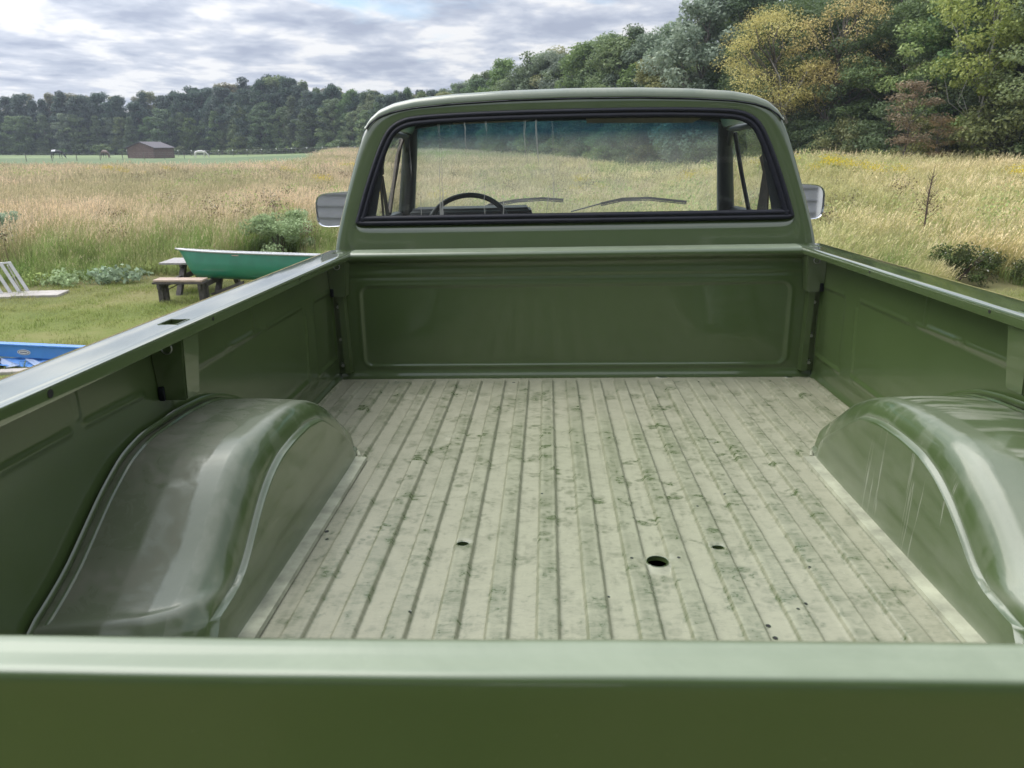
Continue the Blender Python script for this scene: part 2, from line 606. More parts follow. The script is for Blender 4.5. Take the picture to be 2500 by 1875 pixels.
for hx, hy, ra, rb in holes:
    d = np.hypot((X - hx) / ra, (Y - hy) / rb)
    ring = (d > 0.55) & (d < 1.0 + .0042 / ra)
    big = ra > 0.008
    if big:
        sc = np.where(ring, 1.0 / np.maximum(d, 1e-6), 1.0)
        X = np.where(ring, hx + (X - hx) * sc, X)
        Y = np.where(ring, hy + (Y - hy) * sc, Y)
        Z = np.where(d < 1.9, Z * sm(1.0, 1.9, np.maximum(d, 1.0)) + (HT * .6) * (1 - sm(1.0, 1.9, np.maximum(d, 1.0))), Z)
cx_ = (X[:-1, :-1] + X[1:, :-1] + X[1:, 1:] + X[:-1, 1:]) / 4
cy_ = (Y[:-1, :-1] + Y[1:, :-1] + Y[1:, 1:] + Y[:-1, 1:]) / 4
mask = np.ones(cx_.shape, bool)
for hx, hy, ra, rb in holes:
    if ra < .0115:
        continue
    mask &= np.hypot((cx_ - hx) / ra, (cy_ - hy) / rb) > 0.97
# drain dimples (pressed discs) as in the photograph
for hx, hy in ((-0.392, -0.672), (0.389, -0.693), (-0.225, -0.20), (-0.388, -0.205), (0.392, -0.16), (0.36, -0.115)):
    d = np.hypot(X - hx, Y - hy)
    Z += -0.0022 * np.exp(-((d - .019) / .0028) ** 2) + 0.0012 * (d < .017)
# wheelhouse weld flange ridge along both wheelhouses
d_in = np.abs(np.abs(X) - 0.668)
# dust amount
low = 1 - rib * endfade
pat = fbm(X * 9, Y * 7, 5, 3)
pat2 = fbm(X * 3.1 + 4, Y * 2.2, 4, 8)
fine = fbm(X * 45, Y * 60, 3, 12)
D = 0.93 + 0.05 * low - 0.10 * rib * endfade * sm(.30, .62, pat2) - 0.07 * sm(.5, .75, pat) - 0.10 * sm(.52, .68, fbm(X * 130, Y * 3.5, 3, 301)) + 0.12 * (fine - .5)
# scoured greener middle of the bed
mid = np.exp(-((X - 0.08) / .42) ** 2) * sm(-.35, -.75, Y)
D -= 0.05 * mid * (0.4 + rib)
D -= 0.10 * sm(.60, .78, fbm(X * 5 + 9, Y * 4 + 3, 4, 44)) * rib
# darker lines along the rib feet, with less dust
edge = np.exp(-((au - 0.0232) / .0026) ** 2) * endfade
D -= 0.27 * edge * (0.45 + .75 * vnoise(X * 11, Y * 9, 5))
D += 0.16 * np.exp(-((au - 0.031) / .0014) ** 2) * endfade * sm(.3, .6, vnoise(X * 11, Y * 3.0, 6))
# transverse rippled residue, worn thinly
rip = fbm(X * 34, Y * 150 + 3 * fbm(X * 14, Y * 10, 2, 2), 3, 77)
D -= 0.22 * sm(.52, .72, rip) * sm(.40, .60, fbm(X * 4, Y * 3, 3, 55)) * (.35 + .65 * rib)
D -= .09 * sm(.52, .60, fbm(X * 16 + 3, Y * 22, 4, 201)) + .07 * sm(.55, .60, fbm(X * 30, Y * 38 + 7, 3, 202))
pr = np.random.default_rng(11)


def stamp(cxp, cyp, ang, parts, amt):
    global D
    sel = (np.abs(xs - cxp) < .07)
    ix = np.where(sel)[0]
    iy = np.where(np.abs(ys - cyp) < .08)[0]
    if len(ix) == 0 or len(iy) == 0:
        return
    sl = np.ix_(ix, iy)
    x_, y_ = X[sl] - cxp, Y[sl] - cyp
    xr = x_ * math.cos(ang) + y_ * math.sin(ang)
    yr = -x_ * math.sin(ang) + y_ * math.cos(ang)
    acc = np.zeros_like(xr)
    for ax, ay, ra, rb in parts:
        acc = np.maximum(acc, 1 - sm(.75, 1.15, np.hypot((xr - ax) / ra, (yr - ay) / rb)))
    acc *= 0.55 + 0.6 * vnoise(X[sl] * 130, Y[sl] * 130, 9)
    D[sl] -= amt * acc


paw = [(0, -.008, .016, .012), (-.020, .008, .006, .009), (-.008, .018, .006, .009), (.008, .018, .006, .009), (.020, .008, .006, .009)]
for i in range(620):
    stamp(pr.uniform(-.85, .85), -2.35 * pr.random() ** .9 - .03, pr.normal(0, .5) + (math.pi if pr.random() < .4 else 0), paw, pr.uniform(.10, .27) * (1 if pr.random() > .08 else 1.9))
for i in range(170):
    a_, b2 = pr.uniform(.004, .018), pr.uniform(.006, .035)
    stamp(pr.uniform(-.85, .85), pr.uniform(-2.3, -.05), pr.uniform(0, 3.1), [(0, 0, a_, b2)], pr.uniform(.10, .24))
for i in range(130):            # curved smears
    cxp, cyp, a0, rr = pr.uniform(-.8, .8), pr.uniform(-2.2, -.1), pr.uniform(0, 6.2), pr.uniform(.02, .05)
    pts_ = [(rr * math.cos(a0 + t_), rr * math.sin(a0 + t_), .0035, .0035) for t_ in np.linspace(0, 1.8, 14)]
    stamp(cxp, cyp, 0, pts_, pr.uniform(.12, .28))
for i in range(26):            # green scraped patches
    a_, b2 = pr.uniform(.010, .03), pr.uniform(.006, .012)
    cxp, cyp = pr.normal(0.1, .40), pr.uniform(-1.3, -.55)
    stamp(cxp, cyp, pr.normal(0, .4), [(pr.uniform(-.015, .015), pr.uniform(-.015, .015), a_ * pr.uniform(.4, 1), b2 * pr.uniform(.4, 1)) for _ in range(4)], pr.uniform(.35, .62))
for hx in np.arange(-.44, .75, PIT * 1.0):   # washed rectangles by the front step
    if pr.random() < .75:
        stamp(hx + .02, -.26 + pr.normal(0, .02), 0, [(0, 0, .022, .035)], pr.uniform(.10, .30))
D = np.clip(D, 0.22, 0.93)
fl = np_mesh('bed_floor', np.stack([X, Y, Z], -1).reshape(-1, 3), grid_faces(len(xs), len(ys), mask=mask, flip=True), None,
             attrs={'dust': D, 'mid': np.clip(mid * (0.5 + .5 * rib) + .25 * fbm(X * 5, Y * 3, 3, 91), 0, 1)})
mf, q = new_mat('dusty_bed_floor')
ob = q.n('ShaderNodeTexCoord').outputs['Object']
at = q.n('ShaderNodeAttribute', attribute_name='dust')
am = q.n('ShaderNodeAttribute', attribute_name='mid')
fine_n = q.noise(ob, 90, 5, 0.75)
mpr = q.n('ShaderNodeMapping', i_0=ob)
mpr.inputs['Scale'].default_value = (55, 190, 20)
rpl = q.ramp(q.noise(mpr.outputs[0], 1.0, 3, 0.6, 1.2), [(0.50, 0), (0.60, 1)])
rarea = q.ramp(q.noise(ob, 3.6, 3, 0.6), [(0.42, .5), (0.60, 1)])
sm1 = q.ramp(q.noise(ob, 38, 2, 0.6, 0.8), [(0.60, 0), (0.625, 1)])
sm2 = q.ramp(q.noise(q.vmath('ADD', ob, (3, 5, 1)), 85, 2, 0.6, 1.0), [(0.61, 0), (0.635, 1)])
sm3 = q.ramp(q.noise(q.vmath('ADD', ob, (9, 2, 4)), 17, 3, 0.55, 0.5), [(0.585, 0), (0.60, 1)])
less = q.math('ADD', q.math('ADD', q.math('MULTIPLY', q.math('MULTIPLY', rpl, rarea), 0.20), q.math('MULTIPLY', sm1, 0.17)), q.math('ADD', q.math('MULTIPLY', sm2, 0.13), q.math('MULTIPLY', sm3, 0.06)))
d = q.math('MULTIPLY', at.outputs['Fac'], q.math('ADD', 0.90, q.math('MULTIPLY', fine_n, 0.24)), clamp=True)
d = q.math('SUBTRACT', d, less, clamp=True)
sp_n = q.ramp(q.noise(ob, 420, 1, 0.5), [(0.745, 0), (0.76, 1)])
dustc = q.mix(am.outputs['Fac'], (0.292, 0.280, 0.203), (0.245, 0.262, 0.163))
dustc = q.mix(q.math('MULTIPLY', q.noise(ob, 3.2, 4, 0.6), 0.5), dustc, (0.295, 0.31, 0.21))
dustc = q.mix(q.math('MULTIPLY', sp_n, 0.7), dustc, (0.62, 0.63, 0.55))
under = q.ramp(d, [(0.0, (0.07, 0.10, 0.040)), (0.30, (0.118, 0.138, 0.075)), (0.62, (0.178, 0.185, 0.120)), (1.0, (0.25, 0.25, 0.17))])
colr = q.mix(q.math('MULTIPLY', d, d), under, dustc)
p = q.n('ShaderNodeBsdfPrincipled', i_Base_Color=colr)
q.link(q.math('ADD', 0.16, q.math('MULTIPLY', d, 0.50)), p.inputs['Roughness'])
p.inputs['Specular IOR Level'].default_value = 0.5
cg = q.ramp(q.noise(ob, 1.3, 3, 0.6), [(0.35, 0.1), (0.65, 0.42)])
q.link(cg, p.inputs['Coat Weight'])
p.inputs['Coat Roughness'].default_value = 0.22
bn = q.math('ADD', q.math('MULTIPLY', at.outputs['Fac'], 1.0), q.math('MULTIPLY', fine_n, 0.6))
bp = q.n('ShaderNodeBump', i_Strength=0.22, i_Distance=0.0015, i_Height=bn)
q.link(bp.outputs[0], p.inputs['Normal'])
q.n('ShaderNodeOutputMaterial', i_0=p.outputs[0])
fl.materials.append(mf)
bed_floor = TP('bed_floor', fl)
for hx, hy, ra, rb in holes:
    iz = float(Z[np.argmin(abs(xs - hx)), np.argmin(abs(ys - hy))])
    mb = MB()
    n_ = 28 if ra > .0115 else 14
    mb.tube([(hx + ra * 1.0 * math.cos(t_), hy + rb * 1.0 * math.sin(t_), (HT * .6 if ra > .0115 else iz) + .0002) for t_ in np.linspace(0, 2 * math.pi, n_, endpoint=False)],
            .0011 if ra > .0115 else .0006, 5, closed=True)
    if ra > .0115:
        for k_ in range(n_):
            t0, t1 = 2 * math.pi * k_ / n_, 2 * math.pi * (k_ + 1) / n_
            mb.poly([(hx + ra * math.cos(t0), hy + rb * math.sin(t0), HT * .6), (hx + ra * math.cos(t1), hy + rb * math.sin(t1), HT * .6),
                     (hx + ra * .97 * math.cos(t1), hy + rb * .97 * math.sin(t1), -.004), (hx + ra * .97 * math.cos(t0), hy + rb * .97 * math.sin(t0), -.004)])
    rim_ = TB(mb, 'hole_rim', M['paint'], bed_floor, 50)
    if ra <= .0115:
        mb = MB()
        mb.prism([(hx + ra * math.cos(t_), hy + rb * math.sin(t_), iz - .002) for t_ in np.linspace(0, 2 * math.pi, 14, endpoint=False)], (0, 0, .0024))
        TB(mb, 'drill_hole', M['dark'], bed_floor)
bed_floor['label'] = 'ribbed bed floor coated in pale dust with paw prints and drilled holes'

# ---------------- side walls with pressed lines
def seg_d(a, b_, y, z):
    ax, az = a
    bx, bz = b_
    L = (bx - ax) ** 2 + (bz - az) ** 2
    t = np.clip(((y - ax) * (bx - ax) + (z - az) * (bz - az)) / L, 0, 1)
    return np.hypot(y - ax - t * (bx - ax), z - az - t * (bz - az))


def rrect_sd(y, z, y0, y1, z0, z1, r):
    cy, cz = (y0 + y1) / 2, (z0 + z1) / 2
    qy = np.abs(y - cy) - (y1 - y0) / 2 + r
    qz = np.abs(z - cz) - (z1 - z0) / 2 + r
    return np.hypot(np.maximum(qy, 0), np.maximum(qz, 0)) + np.minimum(np.maximum(qy, qz), 0) - r


wy = np.linspace(0.0, -2.40, 430)
wz = np.linspace(-0.02, 0.485, 128)
WY, WZ = np.meshgrid(wy, wz, indexing='ij')
for s in (-1, 1):
    off = np.zeros_like(WY)
    lines = [((-.39, .357), (-.71, .357)), ((-.77, .359), (-.965, .361)), ((-1.02, .362), (-1.23, .364)),
             ((-.355, .325), (-.37, .125)), ((-.40, .098), (-.62, .095)), ((-.02, .352), (-.25, .356)),
             ((-.03, .092), (-.27, .09)), ((-.026, .33), (-.026, .12)),
             ((-.81, .45), (-.81, .375)), ((-.83, .366), (-.99, .366)), ((-1.41, .366), (-1.60, .371)),
             ((-1.65, .371), (-1.98, .373)), ((-1.62, .455), (-1.62, .39)), ((-2.03, .372), (-2.3, .372))]
    for a_, b_ in lines:
        dd = seg_d(a_, b_, WY, WZ)
        off += 0.0034 * np.exp(-(dd / .0065) ** 2)
    sd = rrect_sd(WY, WZ, -1.30, -.36, .098, .357, .03)
    off -= 0.003 * (1 - sm(-.012, .006, sd))
    sd2 = rrect_sd(WY, WZ, -.262, -.028, .092, .352, .02)
    off -= 0.002 * (1 - sm(-.012, .006, sd2))
    # lower edge kicks in to meet the floor, slight oil-canning
    off += 0.012 * sm(.03, -.01, WZ) + 0.0022 * (fbm(WY * 2.2, WZ * 4, 2, 60 + s) - .5)
    Xw = s * (0.911 - off)
    V = np.stack([Xw, WY, WZ], -1).reshape(-1, 3)
    me = np_mesh('bed_side_wall', V, grid_faces(len(wy), len(wz), flip=(s > 0)), M['paint_wall'])
    wall = TP('bed_side_wall', me)
    wall['label'] = ('left' if s < 0 else 'right') + ' inner bed wall with pressed panel lines'

# ---------------- front bulkhead
top = [(.075, .4957), (.02, .4957), (-.006, .4950), (-.018, .4925), (-.026, .4875), (-.030, .480), (-.0295, .472), (-.025, .465),
       (-.016, .459), (-.006, .455), (.001, .449), (.003, .442), (.0034, .434), (.0030, .427), (.0022, .421), (.0012, .416),
       (.0006, .411), (.0004, .407), (.0016, .403), (.0034, .400), (.0038, .397), (.0030, .394), (.0016, .391), (.0006, .387), (.0, .384)]
zl = np.linspace(.381, -.01, 99)
prof = np.array(top + [(0.0, z_) for z_ in zl])
bx = np.linspace(-.905, .905, 360)
V = np.zeros((len(bx), len(prof), 3))
V[..., 0] = bx[:, None]
V[..., 1] = prof[None, :, 0]
V[..., 2] = prof[None, :, 1]
sd = rrect_sd(V[..., 0], V[..., 2], -.812, .812, .050, .366, .035)
pan = 0.004 * (1 - sm(-.010, .010, sd)) - 0.0038 * np.exp(-((sd + .000) / .007) ** 2)
V[..., 1] += np.where(V[..., 2] < .380, pan, 0)
V[..., 1] -= 0.012 * sm(.035, .0, V[..., 2])
V[..., 1] += 0.003 * (fbm(V[..., 0] * 2.5, V[..., 2] * 3, 2, 5) - .5)
me = np_mesh('front_bulkhead', V.reshape(-1, 3), grid_faces(len(bx), len(prof)), M['paint_top'])
bulk = TP('front_bulkhead', me)

# ---------------- wheelhouses
Hy = np.array([-.70, -.80, -.95, -1.04, -1.12, -1.20, -1.30, -1.45, -1.53, -1.61, -1.73, -1.80, -1.845, -1.88, -1.905])[::-1]
Hz = np.array([0, .095, .197, .238, .264, .277, .284, .284, .268, .228, .150, .118, .104, .055, 0])[::-1]
Cy = np.array([-.83, -.87, -1.0, -1.10, -1.2, -1.30, -1.384, -1.45, -1.505, -1.56, -1.61, -1.66, -1.72, -1.80, -1.85, -1.90])[::-1]
Cz = np.array([0, .062, .150, .210, .228, .231, .226, .208, .180, .140, .100, .080, .076, .074, .05, 0])[::-1]


def smooth_interp(x, xp, fp):
    acc = 0
    for d_, w_ in ((-.03, .1), (-.015, .22), (0, .36), (.015, .22), (.03, .1)):
        acc = acc + w_ * np.interp(x + d_, xp, fp)
    return acc


crease = np.array([(.648, -.855, .045), (.655, -1.0, .150), (.66, -1.11, .214), (.66, -1.20, .230), (.66, -1.384, .226), (.66, -1.45, .208),
                   (.66, -1.505, .180), (.66, -1.56, .140), (.66, -1.61, .100), (.663, -1.665, .076), (.68, -1.73, .085),
                   (.72, -1.79, .105), (.78, -1.825, .118), (.86, -1.85, .122), (.905, -1.85, .125)])


rear_cr = np.array([(.654, -1.64, 0), (.660, -1.695, 0), (.675, -1.742, 0), (.70, -1.776, 0), (.74, -1.804, 0), (.80, -1.824, 0), (.905, -1.834, 0)])


def d_poly3(P, pl):
    best = np.full(P.shape[:-1], 9.0)
    for a_, b_ in zip(pl, pl[1:]):
        ab = b_ - a_
        t = np.clip(((P - a_) @ ab) / (ab @ ab), 0, 1)
        best = np.minimum(best, np.linalg.norm(P - a_ - t[..., None] * ab, axis=-1))
    return best


M['flange'] = simple('dusty_flange', (0.30, 0.31, 0.22), .6, nscale=16, namp=.35)
for s in (-1, 1):
    nv, ns = 260, 158
    v = np.linspace(0, 1, nv)
    # cross-section parameter: 0-.35 side face, .35-.7 shoulder, .7-1 top
    sp_ = np.concatenate([np.linspace(0, .34, 44), np.linspace(.3425, .38, 14), np.linspace(.385, .72, 66), np.linspace(.725, 1, 36)])
    VV, SS = np.meshgrid(v, sp_, indexing='ij')
    led = sm(.34, .38, SS)
    led = led * sm(-1.76, -1.68, -.835 - .965 * VV)
    shx = .635 + .012 * np.clip(SS / .34, 0, 1) + .0125 * led
    th = np.clip((SS - .38) / .34, 0, 1) * math.pi / 2
    RX = .052
    xx = np.where(SS <= .38, shx, .6595 + RX * (1 - np.cos(th)))
    xx = np.where(SS > .72, .6595 + RX + (.912 - .6595 - RX) * (SS - .72) / .28, xx)
    yf = -.835 + .135 * np.sqrt(np.clip((xx - .635) / .16, 0, 1))
    yr = -1.74 - .165 * np.sqrt(np.clip((xx - .635) / .16, 0, 1))
    yy = yf + (yr - yf) * VV
    yeff = yy + (-1.905 - yr) * sm(-1.30, -1.74, yy)
    H = smooth_interp(yeff, Hy, Hz) * sm(0, .02, VV) * sm(1, .97, VV)
    C = np.minimum(smooth_interp(np.minimum(yy, -.84), Cy, Cz), H * .93)
    C = np.where(yy > -.84, np.minimum(C, H * .5), C)
    zz_ = np.where(SS <= .38, C * np.clip(SS / .34, 0, 1) * .985 + C * .015 * led, C + (H - C) * np.sin(th))
    zz_ = np.where(SS > .72, H + .004 * np.sin((SS - .72) / .28 * math.pi), zz_)
    P = np.stack([xx, yy, zz_], -1)
    dc = d_poly3(P, crease)
    dr = d_poly3(P * [1, 1, 0], rear_cr * [1, 1, 0])
    dc = np.where(yy < -1.60, np.minimum(dc, dr), dc)
    # bead: a narrow raised line, and a small ledge under it
    bead = np.where(yy < -1.64, .0046, .0062) * np.exp(-(dc / np.where(yy < -1.64, .0095, .0075)) ** 2)
    P[..., 0] -= bead * np.where(yy < -1.70, .2, .25)
    P[..., 1] -= bead * .5 * sm(-1.70, -1.78, yy)
    P[..., 2] += bead * np.where(yy < -1.66, 1.1, .6)
    # settled dust: on the flat top, cleaner on the shoulder
    topm = sm(.52, .60, SS) * sm(.05, .16, zz_)
    pt = fbm(xx * 7, yy * 6, 5, 71 + s)
    if s < 0:
        du = topm * (.66 + .26 * sm(.35, .6, pt)) * (1 - .22 * sm(.50, .60, fbm(xx * 14, yy * 11, 5, 5)))
        # ragged dust edge: the painted highlight strip widens towards the tailgate
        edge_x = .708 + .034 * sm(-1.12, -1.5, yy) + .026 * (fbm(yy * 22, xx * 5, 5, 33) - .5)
        du *= sm(-.003, .003, xx - edge_x)
        for cxp, cyp, r_ in ((.80, -1.52, .034), (.80, -1.53, .055)):
            dd = np.abs(np.hypot(xx - cxp, (yy - cyp)) - r_)
            du -= .22 * np.exp(-(dd / .006) ** 2) * (yy < cyp + .02) * topm
    else:
        st = fbm(xx * 9, yy * 60 + 4 * fbm(xx * 8, yy * 5, 2, 7), 4, 14)
        du = topm * (.05 + .36 * sm(.42, .62, st)) * (.5 + pt)
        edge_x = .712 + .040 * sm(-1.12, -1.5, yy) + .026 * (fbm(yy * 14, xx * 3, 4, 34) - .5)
        du *= sm(-.004, .004, xx - edge_x)
    # the strip's pale film paints in a sky highlight; beyond it darkened brown dust
    shaded_dust = np.clip(du, 0, 1) if s < 0 else np.clip(du * .35, 0, 1)
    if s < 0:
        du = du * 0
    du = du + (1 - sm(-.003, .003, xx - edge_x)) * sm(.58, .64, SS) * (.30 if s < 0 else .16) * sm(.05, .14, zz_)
    # shoulder streaks and powder low on the side face
    du = du + .10 * sm(.45, .7, fbm(xx * 60, yy * 45, 3, 9)) * sm(.36, .45, SS) * (SS < .72)
    du = du + .30 * sm(.03, .004, zz_) * (SS < .4) + .12 * sm(.4, .7, fbm(yy * 5, zz_ * 14, 4, 19)) * (SS < .38)
    du = du + .22 * np.exp(-(dc / .006) ** 2)
    P[..., 0] *= s
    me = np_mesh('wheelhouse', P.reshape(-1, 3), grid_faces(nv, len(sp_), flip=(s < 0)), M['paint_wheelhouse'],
                 attrs={'dust': np.clip(du, 0, .9), 'shaded_dust': shaded_dust})
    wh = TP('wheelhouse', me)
    wh['label'] = 'left wheelhouse hump with brown dust on its top' if s < 0 else 'right wheelhouse hump with pale drips down its side'
    # seam flange where the wheelhouse meets the bed wall
    fy = list(np.linspace(-.70, -1.885, 60))
    mb = MB()
    pts = [(s * .902, y_, float(smooth_interp(np.array(y_), Hy, Hz)) + .010) for y_ in fy]
    mb.tube(pts, .0075, 8, flat=(.45, 1.0))
    pts = [(s * .886, y_ + .002, float(smooth_interp(np.array(y_), Hy, Hz)) + .003) for y_ in fy]
    mb.tube(pts, .004, 6)
    TB(mb, 'weld_flange', M['paint'], wh, 50)
    # flange on the floor along the side face
    mb = MB()
    for ya_, yb__ in ((-.86, -1.20), (-1.20, -1.56), (-1.56, -1.93)):
        mb.hexa([(s * .606, ya_, .004), (s * .640, ya_, .004), (s * .640, yb__, .004), (s * .606, yb__, .004)], [(s * .608, ya_, .0125), (s * .640, ya_, .0145), (s * .640, yb__, .0145), (s * .608, yb__, .0125)])
    mb.tube([(s * .628, -.86, .012), (s * .640, -.825, .012), (s * .675, -.785, .011), (s * .73, -.74, .010)], .005, 8)
    TB(mb, 'floor_flange', M['flange'], wh, 50)

# ---------------- rails (top of bed sides) with stake holes, and outer skins
HR = [(-1.342, -1.290), (-.046, -.006), (-2.29, -2.235)]          # stake holes along y
for s in (-1, 1):
    yb = [0.078, -.006, -.046, -.30, -.55, -.80, -1.05, -1.290, -1.342, -1.55, -1.8, -2.0, -2.235, -2.29, -2.398]
    sec = [(.846, .4700), (.8305, .4705), (.8300, .4915), (.8312, .4943), (.8340, .4957), (.852, .4960), (.892, .4960), (.925, .4957),
           (.9375, .4945), (.9445, .4905), (.9480, .4830), (.951, .468)]
    V = np.zeros((len(yb), len(sec), 3))
    for j, (x_, z_) in enumerate(sec):
        V[:, j, 0] = s * x_
        V[:, j, 1] = yb
        V[:, j, 2] = z_
    msk = np.ones((len(yb) - 1, len(sec) - 1), bool)
    for i in range(len(yb) - 1):
        for h0, h1 in HR:
            if abs(yb[i + 1] - h0) < 1e-6 and abs(yb[i] - h1) < 1e-6:
                msk[i, 5] = False
    me = np_mesh('bed_rail', V.reshape(-1, 3), grid_faces(len(yb), len(sec), mask=msk, flip=(s < 0)), M['paint_rail'], sharp=30)
    rail = TP('bed_rail', me)
    rail['label'] = ('left bed rail mirroring the cloudy sky' if s < 0 else 'right bed rail with a light dusting')
    for h0, h1 in HR:
        mb = MB()
        a0, a1 = .852, .892
        # rolled rim and shaft of the stake hole
        for (xa, ya), (xb, yb2) in (((a0, h0), (a0, h1)), ((a0, h1), (a1, h1)), ((a1, h1), (a1, h0)), ((a1, h0), (a0, h0))):
            mb.poly([(s * xa, ya, .4958), (s * xb, yb2, .4958), (s * xb, yb2, .466), (s * xa, ya, .466)])
        mb.tube([(s * a0, h0, .4955), (s * a0, h1, .4955), (s * a1, h1, .4955), (s * a1, h0, .4955)], .0022, 6, closed=True)
        TB(mb, 'stake_hole_rim', M['paint'], rail)
    for hy in ((-1.79, -1.225, -.62) if s < 0 else (-1.79, -1.229, -.62)):
        mb = MB()
        r_ = .0062 if hy < -1.5 else .0038
        mb.lathe([(r_ * 1.0, 0.0), (r_ * 1.05, -.0006 * s), (r_ * .8, -.0005 * s), (r_ * .75, -.0002 * s), (0.0001, -.0002 * s)], (s * .8298, hy, .484), 'x', 16)
        if s > 0:
            for v_ in mb.bm.verts:
                v_.co.x = 2 * s * .8298 - v_.co.x if False else v_.co.x
        TB(mb, 'rail_hole', M['dark'], rail)
    # stake pocket boxes below the rail
    for h0, h1 in HR:
        mb = MB()
        y0, y1 = h0 - .006, h1 + .006
        lo = [(s * .912, y0, .334), (s * .912, y1, .334), (s * .852, y1 - .002, .334), (s * .852, y0 + .002, .334)]
        hi = [(s * .912, y0 - .012, .472), (s * .912, y1 + .012, .472), (s * .840, y1 + .006, .472), (s * .840, y0 - .006, .472)]
        # open at the top so the stake hole looks down into it
        vb = [mb.bm.verts.new(p_) for p_ in lo + hi]
        for f_ in ((3, 2, 1, 0), (0, 1, 5, 4), (1, 2, 6, 5), (2, 3, 7, 6), (3, 0, 4, 7)):
            mb.bm.faces.new([vb[i_] for i_ in f_])
        bmesh.ops.bevel(mb.bm, geom=[e for e in mb.bm.edges if len(e.link_faces) == 2], offset=.003, segments=2, affect='EDGES')
        pocket = TB(mb, 'stake_pocket', M['paint'], None, 40)
        mb = MB()
        cxx = s * .874
        ring = [(cxx + .011 * math.cos(t_), y0 - .0105, .449 + .011 * math.sin(t_)) for t_ in np.linspace(0, 2 * math.pi, 20, endpoint=False)]
        mb.tube(ring, .0016, 6, closed=True)
        TB(mb, 'tie_ring', M['steel'], pocket, 60)
        mb = MB()
        mb.box((s * .902, y0 - .004, .350), (.012, .006, .030), bev=.001)
        TB(mb, 'pocket_clip', M['rubber'], pocket)
    # front corner post with three bolts
    mb = MB()
    mb.hexa([(s * .884, -.030, .030), (s * .862, -.030, .030), (s * .858, -.001, .030), (s * .884, -.001, .030)],
            [(s * .890, -.030, .345), (s * .868, -.030, .345), (s * .864, -.001, .345), (s * .890, -.001, .345)])
    mb.box((s * .898, -.004, .185), (.026, .006, .32))
    post = TB(mb, 'corner_post', M['paint'])
    for bz in (.291, .164, .060):
        mb = MB()
        mb.box((s * .892, -.014, bz), (.018, .010, .020), bev=.002)
        br = TB(mb, 'bolt_tab', M['paint'], post)
        mb = MB()
        mb.cyl((s * .892, -.018, bz), (s * .892, -.027, bz), .0062, 6)
        mb.cyl((s * .892, -.027, bz), (s * .892, -.032, bz), .003, 8)
        TB(mb, 'bolt', M['steel'], post)
    # outer skin of the bed side, wheel arch cut out
    sec = np.array([(.951, .468), (.962, .452), (.976, .425), (.990, .385), (1.0, .34), (1.006, .30), (1.009, .262), (1.010, .22), (1.009, .18),
                    (1.006, .14), (1.000, .105), (.996, .09), (.997, .06), (.996, .0), (.992, -.06), (.984, -.12), (.972, -.18), (.958, -.24), (.945, -.29), (.92, -.295)])
    ys_ = np.linspace(.078, -2.44, 120)
    V = np.zeros((len(ys_), len(sec), 3))
    V[..., 0] = s * sec[None, :, 0]
    V[..., 1] = ys_[:, None]
    V[..., 2] = sec[None, :, 1]
    WYc, WZc, WR = -1.30, -.68 + .0, .50
    d_ = np.hypot(V[..., 1] - WYc, (V[..., 2] - WZc))
    snap = (d_ < WR + .02)
    k_ = np.where(snap & (d_ > WR - .035), WR / np.maximum(d_, 1e-6), 1)
    V[..., 1] = WYc + (V[..., 1] - WYc) * k_
    V[..., 2] = WZc + (V[..., 2] - WZc) * k_
    Fm = ((d_[:-1, :-1] + d_[1:, 1:] + d_[1:, :-1] + d_[:-1, 1:]) / 4 > WR - .005)
    me = np_mesh('bed_outer_skin', V.reshape(-1, 3), grid_faces(len(ys_), len(sec), mask=Fm, flip=(s < 0)), M['paint'])
    TP('bed_outer_skin', me)
    mb = MB()
    mb.box((s * 1.006, -2.36, .10), (.02, .10, .22), bev=.008, seg=2)
    TB(mb, 'tail_light', simple('red_lens', (.35, .01, .008), .12, coat=.6) if s < 0 else bpy.data.materials['red_lens'])

# ---------------- tailgate
tg = [(-2.352, -.02), (-2.362, .02), (-2.366, .10), (-2.368, .44), (-2.372, .462), (-2.380, .480), (-2.389, .4915), (-2.396, .4955),
      (-2.4015, .4968), (-2.406, .4966), (-2.410, .4955), (-2.415, .4952), (-2.421, .4958), (-2.4265, .4962), (-2.4300, .4960), (-2.4322, .4950),
      (-2.4338, .4932), (-2.4346, .4905), (-2.4350, .486), (-2.4352, .475), (-2.4354, .460), (-2.4360, .43), (-2.438, .38), (-2.4395, .33),
      (-2.446, .318), (-2.4465, .30), (-2.442, .285), (-2.442, .10), (-2.446, .09), (-2.442, .075), (-2.442, -.02), (-2.352, -.02)]
tailgate = extrude_x('tailgate', tg, -.895, .895, M['paint_top'], nx=160, sharp=60,
                     wob=lambda x, y: (.0011 * np.sin(x * 7 + 1) + .0013 * (fbm(x * 5, y * 0 + 1, 3, 4) - .5)))
tailgate['label'] = 'closed tailgate with rounded pale top edge'
mb = MB()
mb.box((0, -2.461, .18), (.20, .012, .07), bev=.004, seg=2)
TB(mb, 'latch_handle', M['chrome'], tailgate)

# ---------------- cab: back panel, skin and roof
YB, SL = .10, .20


def back_y(z):
    return YB + SL * (z - .5)


